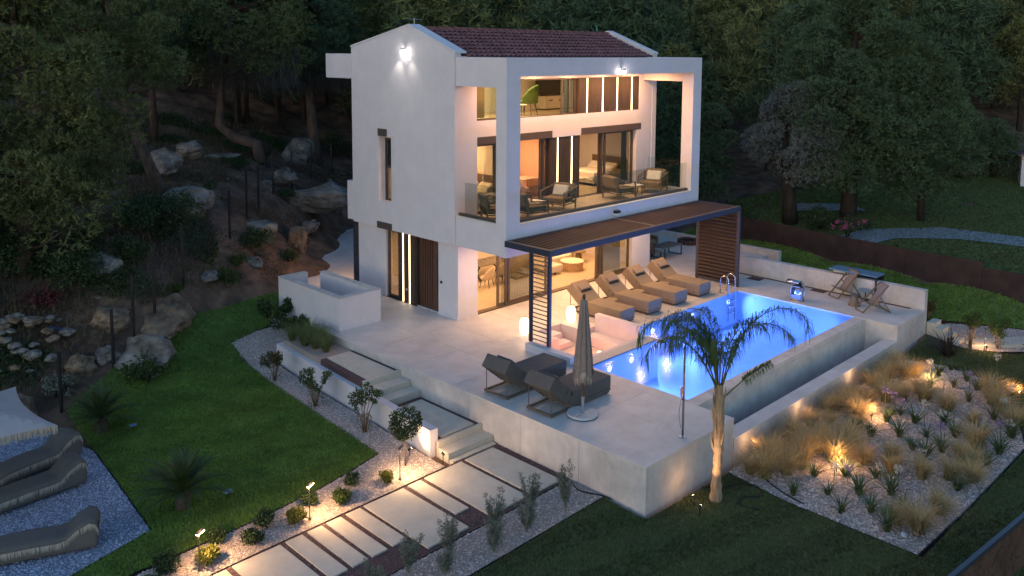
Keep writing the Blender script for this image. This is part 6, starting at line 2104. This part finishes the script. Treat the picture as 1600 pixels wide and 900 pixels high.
pine('big olive green pine filling the upper left corner', -11.6, 9.2, 10.5, 3.3, 1.3, pineA, 1, tr=.3, nb=125, tufts=150, br=(.65, 1.15), off=(.0, .3), flat=.7)
pine('olive pine at the far left picture edge', -17.0, 8.5, 10.0, 3.0, 2.0, pineA, 2, nb=110, tufts=70)
pine('leaning pine whose trunk rises from the pale boulder', -4.9, 13.4, 11, 3.0, 5.3, pineA, 3, [(0, 0, 0), (-.5, .35, 1.6), (-1.1, .8, 3.6), (-1.5, 1.2, 6.5), (-1.7, 1.4, 9.6)], .3, nb=120, tufts=75, lean=(-1.8, 1.4))
pine('bent trunked pine with an elbow near the ground', 3.4, 21.0, 11, 3.1, 5.2, pineA, 4, [(.2, -.1, 0), (.1, .1, 1.1), (-.9, .8, 1.5), (-1.5, 1.3, 2.2), (-1.35, 1.2, 4.2), (-1.1, 1.0, 6), (-.8, .8, 9)], .38, nb=120, tufts=75, dead=True)
pine('pine with hanging dead twigs beside the villa gable', 8.2, 22.5, 11, 3.0, 5.6, pineB, 5, [(0, 0, 0), (-.1, .1, 2), (-.25, .2, 4.2), (0, 0, 7), (.2, 0, 9.5)], .42, nb=110, tufts=75, dead=True)
# behind the villa
for i, (x, y, h, r, m_, lab) in enumerate([(12, 30, 12, 3.8, pineB, 'pine directly above the left gable of the roof'), (17.5, 27, 12, 3.6, pineA, 'olive pine over the middle of the roof ridge'), (23, 25, 12, 3.8, pineB, 'dark pine over the right half of the roof'), (27, 21, 12.5, 3.6, pineB, 'pine above the right gable of the roof'), (7, 29, 12, 3.6, pineB, 'dark pine left above the gable peak'),
                                           (31, 17, 11, 3.4, pineB, 'slim trunked pine right above the roof beam'), (-1, 24, 11, 3.3, pineB, 'dark pine behind the leaning pine'), (-8, 20, 11, 3.4, pineB, 'dark pine behind the big olive pine')]):
    pine(lab, x, y, h, r, h * .38, m_, 20 + i, nb=110, tufts=60, br=(.6, 1.0), needle=(.26, .032))
# right side
pine('grey green bushy pine with forked dark trunk beyond the rusty wall', 23.5, -.9, 7.4, 2.3, 2.7, pineC, 41, [(0, 0, 0), (-.1, .1, 1.6), (-.35, .3, 3), (-.4, .35, 5.8)], .48, nb=60, tufts=130, bk=darkbark, br=(.55, .95), flat=.8)
pine('tallest broad dark pine right of the villa', 26.0, -3.0, 12.5, 4.0, 2.3, pineB, 42, [(0, 0, 0), (.1, 0, 2.5), (0, .2, 6), (.1, 0, 11)], .5, nb=130, tufts=170, bk=darkbark, br=(.8, 1.35), flat=.8)
pine('dark pine with low hanging foliage right of the tallest pine', 29.0, -5.8, 9.3, 2.7, 1.6, pineB, 43, nb=80, tufts=130, bk=darkbark, br=(.7, 1.1), flat=.85)
pine('narrow dark pine between villa and grey green pine', 22.5, 4.5, 8.5, 2.0, 1.0, pineB, 44, nb=90, tufts=70, bk=darkbark)
pine('dark evergreen seen through the right balcony opening', 20.5, 7.5, 9.0, 2.5, .8, pineB, 45, nb=120, tufts=70, bk=darkbark)
pine('dark conifer left of the grey shed', 43.5, -3.2, 5.2, 1.6, .4, pineB, 46, nb=70, tufts=60, bk=darkbark, br=(.4, .8))
for i, (x, y, h) in enumerate(((41.0, -1.0, 4.2), (46.0, -4.6, 3.8), (39.5, 2.0, 4.6))):
    pine(('low dark conifer of the far hedge, middle one', 'low dark conifer of the far hedge, touching the shed', 'low dark conifer of the far hedge, nearest the tall pines')[i], x, y, h, 1.9, .3, pineB, 150 + i, nb=50, tufts=70, bk=darkbark, br=(.6, 1.0), group='far conifer hedge')
for i, (x, y, r, hh, m_, lab) in enumerate([(21.8, 1.6, 1.0, 1.9, leafdark, 'tall dark shrub behind the rusty wall near the pergola'), (23.4, -2.6, 1.3, 1.3, leafdark, 'rounded dark shrub behind the rusty wall'), (24.2, -4.4, 1.0, .9, mat('pink_flowering', (.06, .07, .03), .7, island=.5), 'low flowering shrub behind the rusty wall')]):
    bush(lab, x, y, h1(x, y), r, hh, m_, 700 + i, 'shrubs behind the rusty wall', .12, 700)
fb = bpy.data.objects['wild_bush.017'] if 'wild_bush.017' in bpy.data.objects else None
rg = np.random.default_rng(77)
t = thing('pink_flower_bush', 'pink flowering bush just behind the rusty wall', 'bush', (22.0, -4.7, h1(22, -4.7)))
bl = [((rg.uniform(-.9, .9), rg.uniform(-.6, .6), rg.uniform(.4, .9)), (.3, .3, .22)) for _ in range(10)]
put('foliage', foliage_mesh('foliage', bl, 700, .1, leafdark, rg), t)
put('blossoms', foliage_mesh('blossoms', [((rg.uniform(-.9, .9), rg.uniform(-.7, .5), rg.uniform(.6, 1.0)), (.12, .12, .1)) for _ in range(12)], 1600, .09, petalp, rg), t)
put('stems', stems_mesh('stems', 8, .8, .6, .02, darkbark, rg), t)
# distant wood as one mass
rg = np.random.default_rng(99)
base = []
for s in range(3):
    me = needle_mesh('tmp', pine_blobs(rg, 10, 3.2, 46, 2.2, br=(.9, 1.5), flat=.7), 34, .5, .05, pineB, rg, 4)
    v = np.empty(len(me.vertices) * 3, np.float32)
    me.vertices.foreach_get('co', v)
    base.append(v.reshape(-1, 3))
    bpy.data.meshes.remove(me)
chunks = {0: [], 1: []}
trk = MB()
cnt = 0
for gx in np.arange(-60, 130, 5.4):
    for gy in np.arange(-30, 130, 5.4):
        x, y = gx + rg.uniform(-2.2, 2.2), gy + rg.uniform(-2.2, 2.2)
        dep = (x + 20.07) * .7026 + (y + 22.86) * .7042
        lat = ((x + 20.07) * .7083 - (y + 22.86) * .7059)
        if dep < 52 or dep > 125 or abs(lat) > dep * .68 + 6:
            continue
        if dep < 66 and (x < 14 and y < 27 or (x > 22 and y < 12 and lat > 20)):
            continue
        if lat > 22 and dep < 68:
            continue
        z = h1(x, y)
        s = rg.uniform(.85, 1.3)
        a = rg.uniform(0, 6.3)
        b = base[cnt % 3]
        q = np.column_stack([(b[:, 0] * math.cos(a) - b[:, 1] * math.sin(a)) * s + x, (b[:, 0] * math.sin(a) + b[:, 1] * math.cos(a)) * s + y, b[:, 2] * s + z])
        chunks[cnt % 2].append(q)
        trk.tube([(x, y, z - .5), (x, y, z + 8 * s)], [.25, .1], 5, False)
        cnt += 1
for k in (0, 1):
    v = np.concatenate(chunks[k])
    o = put('forest', mesh_np('forest', v, np.arange(len(v)).reshape(-1, 3), (pineB, pineA)[k]))
    tag(o, ('far dark pine wood covering the hillside', 'far olive pine wood covering the hillside')[k], 'forest', kind='stuff')
o = trk.build('forest_trunks', darkbark)
tag(o, 'trunks of the far pine wood', 'forest', kind='stuff')

# ================================================================== corten walls, neighbour's path and shed
cw = thing('corten_wall', 'long rust brown steel retaining wall across the grass bank', 'wall')
CW = [(21.6, 4.5, .98), (20.9, .9, 1.0), (20.0, -4.2, 1.0), (19.4, -8.6, 1.0), (19.25, -11.8, 1.0)]
for a, b in zip(CW[:-1], CW[1:]):
    d = math.dist(a[:2], b[:2])
    n = max(1, round(d / 2.6))
    for k in range(n):
        p = [a[j] + (b[j] - a[j]) * k / n for j in range(2)]
        q = [a[j] + (b[j] - a[j]) * (k + .996) / n for j in range(2)]
        MB().bar((*p, .2), (*q, .2), .05, 1.6).build('steel_sheet', corten, cw)
for a, b in (((19.25, -11.82), (19.1, -14.2)), ((19.1, -14.2), (19.3, -18))):
    MB().bar((*a, .02), (*b, .02), .05, 1.5).build('steel_sheet', corten, cw)
npth = [(21.6, -4.2), (24.5, -4.6), (28, -7.2), (29, -12), (29, -17), (26.5, -17), (26.3, -12), (25.4, -9), (23.4, -6.6), (21.6, -6.2)]
np_ = drape('stone_path', npth, mat('flagstone', (.24, .27, .3), .8, .3, 5, .4, 20), .05, .6)
drape('stone_path', [(25.5, .6), (27, 1.5), (30, -1.5), (29, -2.8)], MATS['flagstone'], .05, .6)
sd = thing('garden_shed', 'small grey shed with low pitched roof at the right picture edge', 'shed', (46.5, -7.6, h1(46.5, -7.6)), math.radians(20))
box('wall', plaster, (-1.2, -1.5, -.3), (1.2, 1.5, 2.0), sd)
MB().prism_axis([(-1.75, 1.95), (1.75, 1.95), (0, 2.75)], -1.45, 1.45, 'x').build('roof', mat('shed_roof', (.2, .13, .13), .8), sd)
box('door', woodpan, (-1.23, -.4, -.2), (-1.2, .4, 1.7), sd)
# laser cut screen in the near right corner
ls = thing('laser_cut_screen', 'rust brown laser cut steel screen cutting the lower right corner', 'screen', (0, 0, 0))
a, b = Vector((-3.75, -18.0, 0)), Vector((1.2, -18.5, 0))
MB().bar(a + Vector((0, 0, -.0)), b, .09, .09).build('top_rail', navy, ls)
MB().bar(a + Vector((-.0, 0, -.6)), b + Vector((0, 0, -.6)), .012, 1.08).build('sheet', cortenwarm, ls)
dr_ = (b - a).normalized()
cu = MB()
for k in range(520):
    u_, z = RND.uniform(.05, 4.9), RND.uniform(-1.08, -.1)
    p = a + dr_ * u_ + Vector((0, 0, z))
    l = RND.uniform(.03, .07)
    for sgn in (-1,):
        nrm = Vector((dr_.y, -dr_.x, 0)) * .0085 * sgn
        s = Vector((dr_.x, dr_.y, 0)) * RND.uniform(.006, .014)
        for nn in (nrm, -nrm):
            cu.add([p + nn - s * .4, p + nn + s + Vector((0, 0, l * .4)), p + nn + s * .3 + Vector((.0, 0, l)), p + nn - s + Vector((0, 0, l * .5))], [(0, 1, 2, 3)])
o = cu.build('cut_out', black, ls)
o['kind'] = 'stuff'
MB().bar((-3.72, -18.0, -1.3), (-3.72, -18.0, .0), .08).build('post', navy, ls)
rc = thing('rail_end', 'short dark metal rail end by the bottom right edge', 'rail', (-4.25, -17.75, -1.2))
MB().bar((0, 0, 0), (0, 0, 1.15), .07).build('post', navy, rc)
MB().bar((-.35, .03, 1.19), (.12, -.02, 1.19), .08).build('rail', navy, rc)
